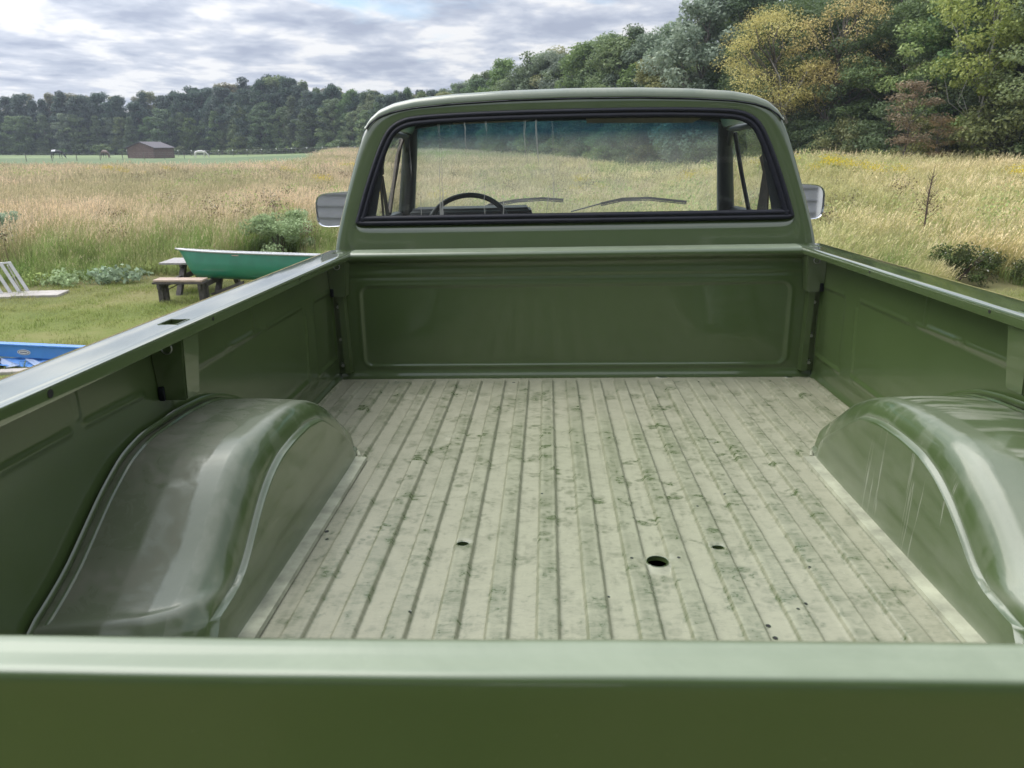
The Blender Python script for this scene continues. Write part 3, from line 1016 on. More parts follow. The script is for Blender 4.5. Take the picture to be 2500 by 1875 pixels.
outer = np.array([(.0, 1.052), (.25, 1.050), (.45, 1.043), (.60, 1.033), (.68, 1.020), (.735, 1.000), (.772, .972), (.796, .930),
                  (.822, .860), (.852, .760), (.880, .665), (.903, .580), (.922, .500), (.935, .38), (.945, .20), (.945, .0), (.945, -.15), (.3, -.15), (0, -.15)])
wout = np.array([(.0, .994), (.25, .993), (.45, .989), (.585, .982), (.632, .976), (.672, .960), (.700, .936), (.718, .908),
                 (.745, .850), (.775, .770), (.803, .690), (.822, .625), (.830, .602), (.831, .596), (.826, .592), (.815, .589), (.79, .588), (.3, .588), (0, .588)])


def both(h):
    return np.concatenate([h, (h[1:-1] * [-1, 1])[::-1]])


def dens(poly, closed, m=3):
    out = []
    n = len(poly)
    for i in range(n if closed else n - 1):
        a_, b_ = poly[i], poly[(i + 1) % n]
        for k in range(m):
            out.append(a_ + (b_ - a_) * k / m)
    if not closed:
        out.append(poly[-1])
    return np.array(out)


def smooth_loop(Pp, it=2):
    for _ in range(it):
        Pp = .25 * np.roll(Pp, 1, 0) + .5 * Pp + .25 * np.roll(Pp, -1, 0)
    return Pp


O = smooth_loop(dens(both(outer), True), 3)
Wn = smooth_loop(dens(both(wout), True), 3)
rings = []
for t_, dy in ((0, .016), (.015, .004), (.05, .0), (.25, -.002), (.5, -.003), (.75, -.002), (.93, .001), (.975, .006), (.995, .013)):
    Q = Wn + (O - Wn) * t_
    rings.append(np.stack([Q[:, 0], back_y(Q[:, 1]) + dy, Q[:, 1]], -1))
# roll round the corner and run forward along the cab side
cen = np.array([0, .4])
for outw, dy in ((.004, .024), (.007, .040), (.009, .07), (.010, .14), (.010, .30)):
    Q = O + outw * (O - cen) / np.linalg.norm(O - cen, axis=1)[:, None]
    by = back_y(O[:, 1]) + dy
    rings.append(np.stack([Q[:, 0], by, Q[:, 1]], -1))
V = np.array(rings)
n1, n2 = V.shape[:2]
Fq = grid_faces(n1, n2, closed_v=True)
# drop the bottom edge faces and, forward of the back corner, the part the roof skin replaces
cz_ = V.reshape(-1, 3)[Fq].mean(1)
keep = ~((cz_[:, 2] > 1.006 - .0 * cz_[:, 0]) & (cz_[:, 1] > back_y(1.03) + .02))
me = np_mesh('cab_back_panel', V.reshape(-1, 3), Fq[keep], M['paint'], sharp=50)
cab_back = TP('cab_back_panel', me)
cab_back['label'] = 'cab back panel below and around the rear window'

# roof skin: sits on the seam, rounded shoulders
nx, ny = 90, 60
rx = np.linspace(-1, 1, nx)
seam_x = np.array([0, .25, .45, .60, .68, .735, .772, .79])
seam_z = np.array([1.040, 1.037, 1.029, 1.018, 1.005, .987, .962, .94])
th = rx * math.pi / 2
bxr = .792 * np.sign(rx) * (np.abs(np.sin(th)) ** .92)
V = np.zeros((nx, ny, 3))
vy = np.linspace(0, 1, ny)
y_start, y_end = .205, 1.06
for j, t_ in enumerate(vy):
    yj = y_start + (y_end - y_start) * (t_ ** 1.5 if t_ < .35 else t_ ** 1.5)
    up = (1 - (1 - min(1, t_ ** 1.5 / .045)) ** 2) ** .5       # rear edge roll
    fr = 1.0 if t_ < .85 else (1 - ((t_ - .85) / .15) ** 2 * .55)
    wid = 1.0 - .055 * sm(.3, 1, t_)
    zs = np.interp(np.abs(bxr), seam_x, seam_z)
    crown = .034 * up * fr * np.clip(1 - (np.abs(bxr) / .81) ** 10, 0, 1) ** .5 + .012 * t_ * (1 - (bxr / .8) ** 2) * 1.0
    V[:, j, 0] = bxr * wid
    V[:, j, 1] = yj + .03 * (1 - up) * 0 - .0 + (zs - 1.04) * .2
    V[:, j, 2] = zs + crown
me = np_mesh('roof', V.reshape(-1, 3), grid_faces(nx, ny), M['paint_roof'])
roof = TP('roof', me)
mb = MB()      # the dark seam line under the roof skin, following the back edge
pts = [(x_, back_y(1.03) - .004 + (np.interp(abs(x_), seam_x, seam_z) - 1.04) * .2, float(np.interp(abs(x_), seam_x, seam_z)) - .004) for x_ in np.linspace(-.785, .785, 80)]
mb.tube(pts, .0026, 6)
TB(mb, 'roof_seam', M['rubber'], roof, 60)
for s in (-1, 1):
    mb = MB()  # drip rail above the door
    mb.tube([(s * .797, .24, .945), (s * .795, .5, .952), (s * .785, .8, .955), (s * .765, 1.04, .945), (s * .80, 1.16, .82), (s * .855, 1.32, .60)], .009, 8)
    TB(mb, 'drip_rail', M['paint'], roof, 60)

# rear window: gasket and glass
N = len(Wn)
gas = []
wc = np.array([0, .80])
nrm = Wn - wc
tang = np.roll(Wn, -1, 0) - np.roll(Wn, 1, 0)
inw = np.stack([tang[:, 1], -tang[:, 0]], -1)
inw /= np.linalg.norm(inw, axis=1)[:, None]
if ((wc - Wn[5]) @ inw[5]) < 0:
    inw = -inw
for off_, dy in ((-.004, .003), (-.005, -.004), (-.001, -.009), (.005, -.010), (.0095, -.006), (.0105, -.0035), (.0125, -.0065), (.018, -.0085), (.023, -.0075), (.0265, -.003), (.0275, .002)):
    Q = Wn + inw * off_ * 1.15
    gas.append(np.stack([Q[:, 0], back_y(Q[:, 1]) + dy, Q[:, 1]], -1))
V = np.array(gas)
rw = TP('rear_window', np_mesh('rear_window', V.reshape(-1, 3), grid_faces(len(gas), N, closed_v=True), M['rubber']))
rw['label'] = 'black rubber gasket of the rear window'
Q = Wn + inw * .024
V = [(0, back_y(.8), .8)] + [(a_, back_y(b_), b_) for a_, b_ in Q]
tri = [(0, 1 + i, 1 + (i + 1) % N) for i in range(N)]
g = TP('window_pane', np_mesh('window_pane', V, np.array(tri), M['glass_rear'], smooth=False), rw)
g['label'] = 'rear window glass with dried white water runs'

# cab sides: lower quarter and door skin, door frame, A pillar
for s in (-1, 1):
    sec = np.array([(.908, .560), (.918, .52), (.928, .49), (.942, .45), (.975, .38), (.999, .32), (1.004, .26), (1.004, .20), (.998, .11),
                    (.994, .09), (.994, .0), (.988, -.10), (.975, -.20), (.955, -.29), (.90, -.31)])
    for nm, ya, yb_ in (('cab_quarter', .13, .362), ('door', .370, 1.40)):
        yl = np.linspace(ya, yb_, 14)
        V = np.zeros((len(yl), len(sec), 3))
        V[..., 0] = s * sec[None, :, 0]
        V[..., 1] = yl[:, None]
        V[..., 2] = sec[None, :, 1]
        if nm == 'cab_quarter':
            V[0, :, 0] *= .965
        me = np_mesh(nm, V.reshape(-1, 3), grid_faces(len(yl), len(sec), flip=(s > 0)), M['paint'])
        part = TP(nm, me)
        if nm == 'door':
            part['label'] = ('left' if s < 0 else 'right') + ' cab door'
            mb = MB()
            mb.tube([(s * .908, .375, .545), (s * .800, .40, .930), (s * .786, .55, .944), (s * .776, .95, .944), (s * .800, 1.10, .86), (s * .888, 1.40, .56)], .014, 8)
            mb.box((s * .905, .89, .555), (.06, 1.02, .022), bev=.006)
            TB(mb, 'door_frame', M['pillar'], part, 50)
            mb = MB()
            mb.tube([(s * .800, .985, .930), (s * .845, 1.0, .75), (s * .893, .99, .56)], .0105, 8)
            TB(mb, 'vent_divider', M['rubber'], part, 50)
            mb = MB()
            mb.poly([(s * .905, .38, .56), (s * .893, .98, .56), (s * .797, .98, .935), (s * .795, .42, .93)])
            mb.poly([(s * .893, .995, .56), (s * .884, 1.38, .565), (s * .790, 1.05, .90), (s * .796, .995, .93)])
            TB(mb, 'door_glass', M['glass_door'], part)
            mb = MB()
            mb.box((s * 1.002, .52, .33), (.02, .14, .03), bev=.008, seg=2)
            TB(mb, 'door_handle', M['chrome'], part)
    # inner trim of the back pillar
    mb = MB()
    mb.hexa([(s * .90, .15, .45), (s * .90, .36, .45), (s * .87, .36, .45), (s * .80, .15, .45)],
            [(s * .765, .24, .96), (s * .785, .40, .95), (s * .775, .40, .95), (s * .70, .235, .96)])
    TB(mb, 'cab_pillar_trim', M['pillar'])
    # A pillar
    mb = MB()
    mb.tube([(s * .755, 1.00, 1.00), (s * .782, 1.10, .87), (s * .825, 1.24, .70), (s * .868, 1.38, .54)], [.036, .038, .042, .046], 10, flat=(1, 1))
    TB(mb, 'a_pillar', M['pillar'], None, 50)
    # shoulder belt
    mb = MB()
    if s < 0:
        mb.hexa([(-.800, .44, .60), (-.800, .475, .60), (-.797, .475, .60), (-.797, .44, .60)], [(-.800, .425, .765), (-.800, .455, .765), (-.797, .455, .765), (-.797, .425, .765)])
        mb.hexa([(-.805, .535, .59), (-.805, .60, .59), (-.80, .60, .59), (-.80, .535, .59)], [(-.800, .452, .765), (-.800, .502, .765), (-.796, .502, .765), (-.796, .452, .765)])
        mb.box((-.798, .478, .796), (.012, .052, .055), bev=.005)
        mb.tube([(-.800, .60, .60), (-.800, .87, .86), (-.79, .98, .93)], .009, 6)
    else:
        mb.hexa([(.802, .34, .58), (.802, .50, .58), (.797, .50, .58), (.797, .34, .58)], [(.802, .352, .755), (.802, .445, .755), (.797, .445, .755), (.797, .352, .755)])
        mb.hexa([(.802, .36, .757), (.802, .43, .748), (.794, .43, .748), (.794, .36, .757)], [(.802, .44, .825), (.802, .50, .81), (.794, .50, .81), (.794, .44, .825)])
    TB(mb, 'seat_belt', M['belt'], None, 40)
    # sun visor
    mb = MB()
    if s < 0:
        mb.hexa([(-.52, .82, .985), (-.20, .82, .990), (-.20, .84, .991), (-.52, .84, .986)], [(-.58, .80, 1.012), (-.02, .80, 1.02), (-.02, .83, 1.025), (-.58, .83, 1.015)])
    else:
        mb.hexa([(.09, .80, .976), (.565, .80, .968), (.565, .82, .969), (.09, .82, .977)], [(.08, .79, 1.02), (.64, .79, 1.008), (.64, .82, 1.01), (.08, .82, 1.025)])
    vz = TB(mb, 'sun_visor', M['visor'], None, 40)
    # door mirror
    x0, x1, z0, z1 = 1.035, 1.258, .519, .687
    cxm, czm = (x0 + x1) / 2, (z0 + z1) / 2
    hw, hh = (x1 - x0) / 2, (z1 - z0) / 2
    loop = []
    for k in range(48):
        an = 2 * math.pi * k / 48
        c_, q_ = math.cos(an), math.sin(an)
        e_ = 2 / 4.2
        loop.append((hw * math.copysign(abs(c_) ** e_, c_), hh * math.copysign(abs(q_) ** e_, q_)))
    loop = np.array(loop)
    if s < 0:
        loop[:, 0] *= -1
    tilt = .10 * s
    rs = []
    for k_, dy in ((.955, .004), (.97, -.004), (.99, -.006), (1.0, -.001), (.99, .020), (.90, .042), (.55, .055), (.02, .058)):
        Qm = loop * k_
        rs.append(np.stack([s * cxm + Qm[:, 0], 1.0 + dy + Qm[:, 0] * tilt * s * s, czm + Qm[:, 1] + (Qm[:, 0] * s) * -.06], -1))
    Vm = np.array(rs)
    mir = TP('door_mirror', np_mesh('door_mirror', Vm.reshape(-1, 3), grid_faces(len(rs), 48, closed_v=True, flip=(s > 0)), M['chrome'], sharp=50))
    Vg = rs[0] + [0, .0, 0]
    cpt = Vg.mean(0)
    TP('mirror_glass', np_mesh('mirror_glass', np.vstack([cpt, Vg]), np.array([(0, 1 + i, 1 + (i + 1) % 48) for i in range(48)]), M['mirror'], smooth=False), mir)
    mb = MB()
    mb.tube([(s * .97, 1.12, .53), (s * 1.06, 1.06, .535), (s * cxm, 1.045, czm - .03)], .007, 8)
    mb.tube([(s * .985, 1.16, .47), (s * 1.06, 1.07, .50), (s * cxm, 1.045, czm - .05)], .007, 8)
    TB(mb, 'mirror_arm', M['chrome'], mir, 60)

# headliner and windscreen header
mb = MB()
mb.hexa([(-.70, .26, 1.002), (.70, .26, 1.002), (.66, 1.00, 1.018), (-.66, 1.00, 1.018)], [(-.70, .26, 1.012), (.70, .26, 1.012), (.66, 1.00, 1.03), (-.66, 1.00, 1.03)])
TB(mb, 'headliner', M['headliner'])
mb = MB()
mb.tube([(-.765, .985, .985), (-.6, .99, 1.008), (-.3, .995, 1.016), (.3, .995, 1.016), (.6, .99, 1.008), (.765, .985, .985)], .017, 8)
TB(mb, 'windscreen_header', M['pillar'], None, 50)
# windscreen
wn = 12
V = []
for i in range(wn + 1):
    a_ = i / wn * 2 - 1
    V.append((a_ * .745, 1.02 - .02 * a_ * a_, 1.012 - .03 * a_ ** 4))
    V.append((a_ * .868, 1.42 - .06 * a_ * a_, .520))
F_ = [(2 * i, 2 * i + 2, 2 * i + 3, 2 * i + 1) for i in range(wn)]
wind = TP('windscreen', np_mesh('windscreen', V, np.array(F_), M['glass_wind'], smooth=False))
wind['label'] = 'windscreen with a dark blue shade band along its top'
# dashboard, instrument hood, steering wheel, seat
mb = MB()
mb.box((0, 1.20, .514), (1.66, .34, .05), bev=.015, seg=2)
mb.box((0, 1.12, .42), (1.70, .22, .20), bev=.02)
dash = TB(mb, 'dashboard', M['interior'], None, 40)
mb = MB()
mb.hexa([(-.775, .90, .50), (-.150, .90, .50), (-.150, 1.10, .52), (-.775, 1.10, .52)], [(-.772, .93, .598), (-.175, .93, .600), (-.185, 1.10, .606), (-.76, 1.10, .604)])
bmesh.ops.bevel(mb.bm, geom=mb.bm.edges[:], offset=.014, segments=3, affect='EDGES')
TB(mb, 'instrument_hood', M['interior'], dash, 40)
mb = MB()
R_ = .195
cw_ = Vector((-.470, .80, .510))
tl = math.radians(38)
pts = [(cw_.x + R_ * math.cos(a_), cw_.y + R_ * math.sin(a_) * math.sin(tl) * 1.0, cw_.z + R_ * math.sin(a_) * math.cos(tl)) for a_ in np.linspace(0, 2 * math.pi, 48, endpoint=False)]
mb.tube(pts, .0125, 10, closed=True)
for a_ in (math.radians(-25), math.radians(205)):
    mb.tube([(cw_.x + R_ * math.cos(a_), cw_.y + R_ * math.sin(a_) * math.sin(tl), cw_.z + R_ * math.sin(a_) * math.cos(tl)), (cw_.x, cw_.y + .03, cw_.z - .04)], .014, 8)
mb.cyl((cw_.x, cw_.y, cw_.z - .02), (cw_.x, cw_.y + .30, cw_.z - .17), .035, 16)
TB(mb, 'steering_wheel', M['interior'], None, 60)
mb = MB()
mb.box((0, .37, .30), (1.45, .16, .42), rot=(math.radians(-8), 0, 0), bev=.04, seg=3)
mb.box((0, .62, .08), (1.45, .50, .16), bev=.04, seg=3)
TB(mb, 'bench_seat', M['seat'], None, 50)
# wipers
for pts, blade in (([(-.55, 1.47, .535), (-.40, 1.44, .600), (-.20, 1.42, .612)], [(-.42, 1.435, .590), (-.25, 1.425, .616), (-.12, 1.42, .622), (-.005, 1.42, .612)]),
                   ([(.04, 1.48, .545), (.25, 1.44, .600), (.42, 1.43, .610)], [(.20, 1.43, .588), (.32, 1.425, .612), (.46, 1.42, .614), (.665, 1.42, .590)])):
    mb = MB()
    mb.tube(pts, .0045, 6)
    mb.tube(blade, .0065, 6, flat=(.5, 1.2))
    mb.tube([(p_[0], p_[1], p_[2] - .011) for p_ in blade], .0032, 6)
    TB(mb, 'wiper', M['rubber'], None, 60)

# hood, fenders, grille, bumper
xs_h = np.linspace(-.90, .90, 25)
yh = np.array([1.40, 1.44, 1.60, 1.9, 2.3, 2.6, 2.76, 2.80, 2.81])
zh = np.array([.495, .502, .500, .490, .472, .455, .440, .42, .38])
V = np.zeros((len(xs_h), len(yh), 3))
V[..., 0] = xs_h[:, None]
V[..., 1] = yh[None]
V[..., 2] = zh[None] - .022 * (np.abs(xs_h[:, None]) / .9) ** 6 + .006 * np.exp(-((np.abs(xs_h[:, None]) - .62) / .03) ** 2)
TP('hood', np_mesh('hood', V.reshape(-1, 3), grid_faces(len(xs_h), len(yh)), M['paint']))
for s in (-1, 1):
    sec = np.array([(.904, .478), (.925, .474), (.938, .455), (.950, .43), (.975, .38), (.999, .32), (1.004, .26), (1.004, .20), (.998, .11),
                    (.994, .09), (.994, .05), (.994, .0), (.991, -.05), (.988, -.10), (.975, -.20), (.955, -.29)])
    yl = np.linspace(1.408, 2.80, 60)
    V = np.zeros((len(yl), len(sec), 3))
    V[..., 0] = s * sec[None, :, 0]
    V[..., 1] = yl[:, None]
    V[..., 2] = sec[None, :, 1]
    d_ = np.hypot(V[..., 1] - 2.04, V[..., 2] + .66)
    Fm = ((d_[:-1, :-1] + d_[1:, 1:]) / 2 > .50)
    TP('front_fender', np_mesh('front_fender', V.reshape(-1, 3), grid_faces(len(yl), len(sec), mask=Fm, flip=(s > 0)), M['paint']))
mb = MB()
mb.box((0, 2.80, .17), (1.90, .05, .44), bev=.01)
gr = TB(mb, 'grille', M['chrome'])
mb = MB()
for k in range(7):
    mb.box((0, 2.832, .02 + k * .045), (1.15, .012, .014))
TB(mb, 'grille_bar', M['dark'], gr)
for s in (-1, 1):
    mb = MB()
    mb.box((s * .76, 2.832, .20), (.26, .03, .17), bev=.012, seg=2)
    TB(mb, 'headlight', M['mirror'])
for nm, y_ in (('front_bumper', 2.92), ('rear_bumper', -2.56)):
    mb = MB()
    mb.box((0, y_, -.22), (1.95, .10, .19), bev=.03, seg=2)
    TB(mb, nm, M['chrome'], None, 40)
# chassis and tub underneath (makes the drilled holes read dark)
mb = MB()
for s in (-1, 1):
    mb.box((s * .43, .1, -.28), (.08, 5.3, .16))
mb.box((0, -1.2, -.20), (1.80, 2.35, .02))
mb.box((0, 2.1, .0), (1.2, 1.2, .5))
mb.box((0, .75, -.22), (1.80, 1.2, .04))
mb.box((0, -1.30, -.70), (1.6, .12, .12))
mb.box((0, 2.04, -.70), (1.6, .12, .12))
for y_ in (-1.9, -.9, -.1):
    mb.box((0, y_, -.06), (1.75, .07, .07))
TB(mb, 'chassis', M['dark'])
for s in (-1, 1):
    for y_ in (-1.30, 2.04):
        mb = MB()
        mb.lathe([(.20, -.10), (.33, -.115), (.365, -.10), (.38, -.07), (.38, .07), (.365, .10), (.33, .115), (.20, .10)], (s * .84, y_, -.70), 'x', 40)
        whl = TB(mb, 'wheel', M['tyre'], None, 40)
        mb = MB()
        mb.lathe([(.205, -.09), (.205, .09), (.19, .095), (.17, .05), (.09, .045), (.075, .09), (.0001, .095)] if s > 0 else
                 [(.205, .09), (.205, -.09), (.19, -.095), (.17, -.05), (.09, -.045), (.075, -.09), (.0001, -.095)], (s * .84, y_, -.70), 'x', 32)
        TB(mb, 'rim', M['chrome'], whl, 40)
# ================================================================== GROUND
rr = np.concatenate([[0.0], np.geomspace(0.8, 900, 180)])
aa = np.linspace(0, 2 * math.pi, 241)[:-1]
RR, AA = np.meshgrid(rr, aa, indexing='ij')
GX, GY = RR * np.sin(AA), RR * np.cos(AA)
GZ = ground(GX, GY) + .025 * (fbm(GX * .8 + 50, GY * .8 + 50, 3, 2) - .5)
gm, q = new_mat('ground_soil_and_turf')
geo = q.n('ShaderNodeNewGeometry')
P_ = geo.outputs['Position']
sp = q.n('ShaderNodeSeparateXYZ', i_0=P_)
n1 = q.noise(P_, 0.55, 5, 0.6)
n2 = q.noise(P_, 7.0, 5, 0.7)
n3 = q.noise(P_, 0.06, 4, 0.6)
lawn = q.ramp(n1, [(0.30, (0.11, 0.15, 0.04)), (0.5, (0.165, 0.195, 0.055)), (0.70, (0.25, 0.235, 0.10))])
lawn = q.mix(q.math('MULTIPLY', n2, 0.4), lawn, (0.12, 0.12, 0.05))
mead = q.ramp(n3, [(0.35, (0.115, 0.105, 0.055)), (0.65, (0.20, 0.155, 0.095))])
padd = q.ramp(q.noise(P_, 0.03, 4, 0.6), [(0.35, (0.13, 0.175, 0.095)), (0.65, (0.17, 0.215, 0.115))])
dist = q.n('ShaderNodeVectorMath', operation='LENGTH', i_0=P_).outputs['Value']
f_m = q.ramp(q.math('DIVIDE', dist, 40.0), [(0.40, 0), (0.55, 1)])
c1 = q.mix(f_m, lawn, mead)
# paddock: far on the left, beyond the meadow
fx = q.math('ADD', sp.outputs[0], q.math('MULTIPLY', sp.outputs[1], 0.20))
f_p = q.math('MULTIPLY', q.math('LESS_THAN', fx, -5.0), q.math('GREATER_THAN', sp.outputs[1], 78.0))
c2 = q.mix(f_p, c1, padd)
# the far strip of mown paddock is paler
f_q = q.ramp(q.math('DIVIDE', sp.outputs[1], 200.0), [(0.80, 0), (0.86, 1)])
c2 = q.mix(q.math('MULTIPLY', f_q, f_p), c2, (0.205, 0.26, 0.13))
p = q.n('ShaderNodeBsdfPrincipled', i_Base_Color=c2, i_Roughness=0.95)
p.inputs['Specular IOR Level'].default_value = 0.1
bp = q.n('ShaderNodeBump', i_Strength=0.7, i_Distance=0.05, i_Height=n2)
q.link(bp.outputs[0], p.inputs['Normal'])
q.n('ShaderNodeOutputMaterial', i_0=p.outputs[0])
gr_me = np_mesh('ground', np.stack([GX, GY, GZ], -1).reshape(-1, 3), grid_faces(len(rr), len(aa), closed_v=True, flip=True), gm)
tag(link('ground', gr_me), kind='structure')

# ================================================================== PLANT STUFF
def instancer(name, proto_me, pts, rot, scl, label, cat):
    me = bpy.data.meshes.new(name)
    me.vertices.add(len(pts))
    me.vertices.foreach_set('co', np.asarray(pts, np.float32).ravel())
    a = me.attributes.new('rot', 'FLOAT_VECTOR', 'POINT')
    a.data.foreach_set('vector', np.asarray(rot, np.float32).ravel())
    a = me.attributes.new('scl', 'FLOAT_VECTOR', 'POINT')
    a.data.foreach_set('vector', np.asarray(scl, np.float32).ravel())
    proto = bpy.data.objects.new(name + '_clump', proto_me)
    g = bpy.data.node_groups.new(name, 'GeometryNodeTree')
    g.interface.new_socket('Geometry', in_out='INPUT', socket_type='NodeSocketGeometry')
    g.interface.new_socket('Geometry', in_out='OUTPUT', socket_type='NodeSocketGeometry')
    gi = g.nodes.new('NodeGroupInput')
    go = g.nodes.new('NodeGroupOutput')
    oi = g.nodes.new('GeometryNodeObjectInfo')
    oi.inputs[0].default_value = proto
    ip = g.nodes.new('GeometryNodeInstanceOnPoints')
    ar = g.nodes.new('GeometryNodeInputNamedAttribute')
    ar.data_type = 'FLOAT_VECTOR'
    ar.inputs[0].default_value = 'rot'
    as_ = g.nodes.new('GeometryNodeInputNamedAttribute')
    as_.data_type = 'FLOAT_VECTOR'
    as_.inputs[0].default_value = 'scl'
    L = g.links.new
    L(gi.outputs[0], ip.inputs['Points'])
    L(oi.outputs['Geometry'], ip.inputs['Instance'])
    L(ar.outputs[0], ip.inputs['Rotation'])
    L(as_.outputs[0], ip.inputs['Scale'])
    L(ip.outputs[0], go.inputs[0])
    o = link(name, me)
    md = o.modifiers.new('scatter', 'NODES')
    md.node_group = g
    return tag(o, label, cat, kind='stuff')


def blades(seed, n, R, h0, h1, w, lean, curl, tips=0.0, tipw=.02, tipcol=1.0, segs=3, wind=(0.25, 0.05), tone=(0, 1)):
    """ribbons; attributes hh (0 base..1 tip), tone"""
    g = np.random.default_rng(seed)
    r = R * np.sqrt(g.random(n))
    a = g.random(n) * 2 * np.pi
    bx_, by_ = r * np.cos(a), r * np.sin(a)
    h = g.uniform(h0, h1, n)
    d = g.random(n) * 2 * np.pi
    ln = np.abs(g.normal(0, lean, n))
    dx, dy = np.cos(d) * ln + wind[0], np.sin(d) * ln + wind[1]
    cu = g.uniform(.5, 1.5, n) * curl
    fa = g.random(n) * np.pi
    wx, wy_ = np.cos(fa), np.sin(fa)
    ww = w * g.uniform(.6, 1.3, n)
    tn = g.uniform(tone[0], tone[1], n)
    Vs, Hs, Ts = [], [], []
    for k in range(segs + 1):
        t = k / segs
        x_ = bx_ + dx * h * (t * (1 - cu) + cu * t * t)
        y_ = by_ + dy * h * (t * (1 - cu) + cu * t * t)
        z_ = h * (t - .30 * cu * t * t * np.hypot(dx, dy) * 1.2)
        wk = ww * (1 - t) ** .6 * .5 + .0006
        Vs += [np.stack([x_ - wx * wk, y_ - wy_ * wk, z_], -1), np.stack([x_ + wx * wk, y_ + wy_ * wk, z_], -1)]
        Hs += [np.full(n, t), np.full(n, t)]
        Ts += [tn, tn]
    V = np.stack(Vs, 1).reshape(-1, 3)
    Hh = np.stack(Hs, 1).reshape(-1)
    T = np.stack(Ts, 1).reshape(-1)
    base = np.arange(n)[:, None] * (2 * (segs + 1))
    F = []
    for k in range(segs):
        F.append(base + np.array([2 * k, 2 * k + 1, 2 * k + 3, 2 * k + 2]))
    F = np.stack(F, 1).reshape(-1, 4)
    if tips > 0:
        m = int(n * tips)
        ti = g.choice(n, m, replace=False)
        top_ = V.reshape(n, -1, 3)[ti, -1]
        low_ = V.reshape(n, -1, 3)[ti, -3]
        dirv = top_ - low_
        dirv /= np.linalg.norm(dirv, axis=1)[:, None]
        ks = 3
        for kk in range(ks):
            c = top_ - dirv * (tipw * 2.2 * kk)[..., None] if False else top_ - dirv * (tipw * 2.2 * kk)
            f2 = g.random(m) * np.pi
            sx, sy = np.cos(f2) * tipw * .5, np.sin(f2) * tipw * .5
            e1 = c + dirv * tipw * 1.6
            e2 = c - dirv * tipw * 1.6
            sd_ = np.stack([sx, sy, sx * 0], -1)
            Vn = np.stack([e1, c + sd_, e2, c - sd_], 1).reshape(-1, 3)
            F = np.vstack([F, (np.arange(m)[:, None] * 4 + np.arange(4)) + len(V)])
            V = np.vstack([V, Vn])
            Hh = np.concatenate([Hh, np.full(4 * m, 1.0 + tipcol)])
            T = np.concatenate([T, np.repeat(tn[ti], 4)])
    return V, F, Hh, T


def merge(*parts):
    V, F, A, B = [], [], [], []
    off = 0
    for v, f, a_, b_ in parts:
        V.append(v)
        F.append(f + off)
        A.append(a_)
        B.append(b_)
        off += len(v)
    return np.vstack(V), np.vstack(F), np.concatenate(A), np.concatenate(B)


def leafcloud(seed, n, c, r, size, hh=1.0, tone=(0, 1), up=.3, squash=(1, 1, .8), shell=.5):
    g = np.random.default_rng(seed)
    dv = g.normal(size=(n, 3))
    dv /= np.linalg.norm(dv, axis=1)[:, None]
    rad = g.random(n) ** shell
    P = np.array(c) + dv * rad[:, None] * r * np.array(squash)
    nr = dv * .6 + g.normal(size=(n, 3)) * .6 + np.array([0, 0, up])
    nr /= np.linalg.norm(nr, axis=1)[:, None]
    t1 = np.cross(nr, g.normal(size=(n, 3)))
    t1 /= np.linalg.norm(t1, axis=1)[:, None]
    t2 = np.cross(nr, t1)
    s = size * g.uniform(.6, 1.4, n)[:, None]
    V = np.stack([P - t1 * s * .62, P - t2 * s * .36, P + t1 * s * .62, P + t2 * s * .36], 1).reshape(-1, 3)
    F = np.arange(4 * n).reshape(n, 4)
    return V, F, np.full(4 * n, hh), np.repeat(g.uniform(tone[0], tone[1], n), 4)


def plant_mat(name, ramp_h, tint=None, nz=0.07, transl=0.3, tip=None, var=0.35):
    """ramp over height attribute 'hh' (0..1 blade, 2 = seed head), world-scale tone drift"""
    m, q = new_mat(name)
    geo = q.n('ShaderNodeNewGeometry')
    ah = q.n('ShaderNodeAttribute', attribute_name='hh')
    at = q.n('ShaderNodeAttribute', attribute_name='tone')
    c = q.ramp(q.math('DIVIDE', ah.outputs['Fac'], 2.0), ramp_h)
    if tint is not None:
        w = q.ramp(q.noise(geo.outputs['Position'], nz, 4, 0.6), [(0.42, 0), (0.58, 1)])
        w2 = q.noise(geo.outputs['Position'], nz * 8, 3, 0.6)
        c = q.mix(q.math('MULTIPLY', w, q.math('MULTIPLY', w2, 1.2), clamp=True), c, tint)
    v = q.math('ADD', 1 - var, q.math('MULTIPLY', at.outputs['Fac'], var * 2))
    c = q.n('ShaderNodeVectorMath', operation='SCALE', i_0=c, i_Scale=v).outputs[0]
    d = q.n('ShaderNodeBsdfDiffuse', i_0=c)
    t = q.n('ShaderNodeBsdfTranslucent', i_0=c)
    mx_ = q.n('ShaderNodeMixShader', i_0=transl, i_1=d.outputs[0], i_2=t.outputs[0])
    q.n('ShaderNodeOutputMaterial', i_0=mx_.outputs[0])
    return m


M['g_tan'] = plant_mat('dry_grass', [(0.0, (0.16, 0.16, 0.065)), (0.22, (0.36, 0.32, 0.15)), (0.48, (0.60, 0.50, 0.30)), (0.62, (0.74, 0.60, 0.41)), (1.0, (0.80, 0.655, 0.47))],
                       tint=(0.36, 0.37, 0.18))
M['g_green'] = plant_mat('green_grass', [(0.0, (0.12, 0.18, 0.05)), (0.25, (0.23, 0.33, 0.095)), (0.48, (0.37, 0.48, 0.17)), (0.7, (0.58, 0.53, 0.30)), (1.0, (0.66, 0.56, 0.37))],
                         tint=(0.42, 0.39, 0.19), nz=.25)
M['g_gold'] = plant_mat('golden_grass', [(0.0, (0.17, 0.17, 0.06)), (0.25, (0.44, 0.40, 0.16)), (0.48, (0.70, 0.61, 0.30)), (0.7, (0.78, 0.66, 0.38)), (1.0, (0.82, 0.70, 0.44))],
                        tint=(0.40, 0.43, 0.17), nz=.2)
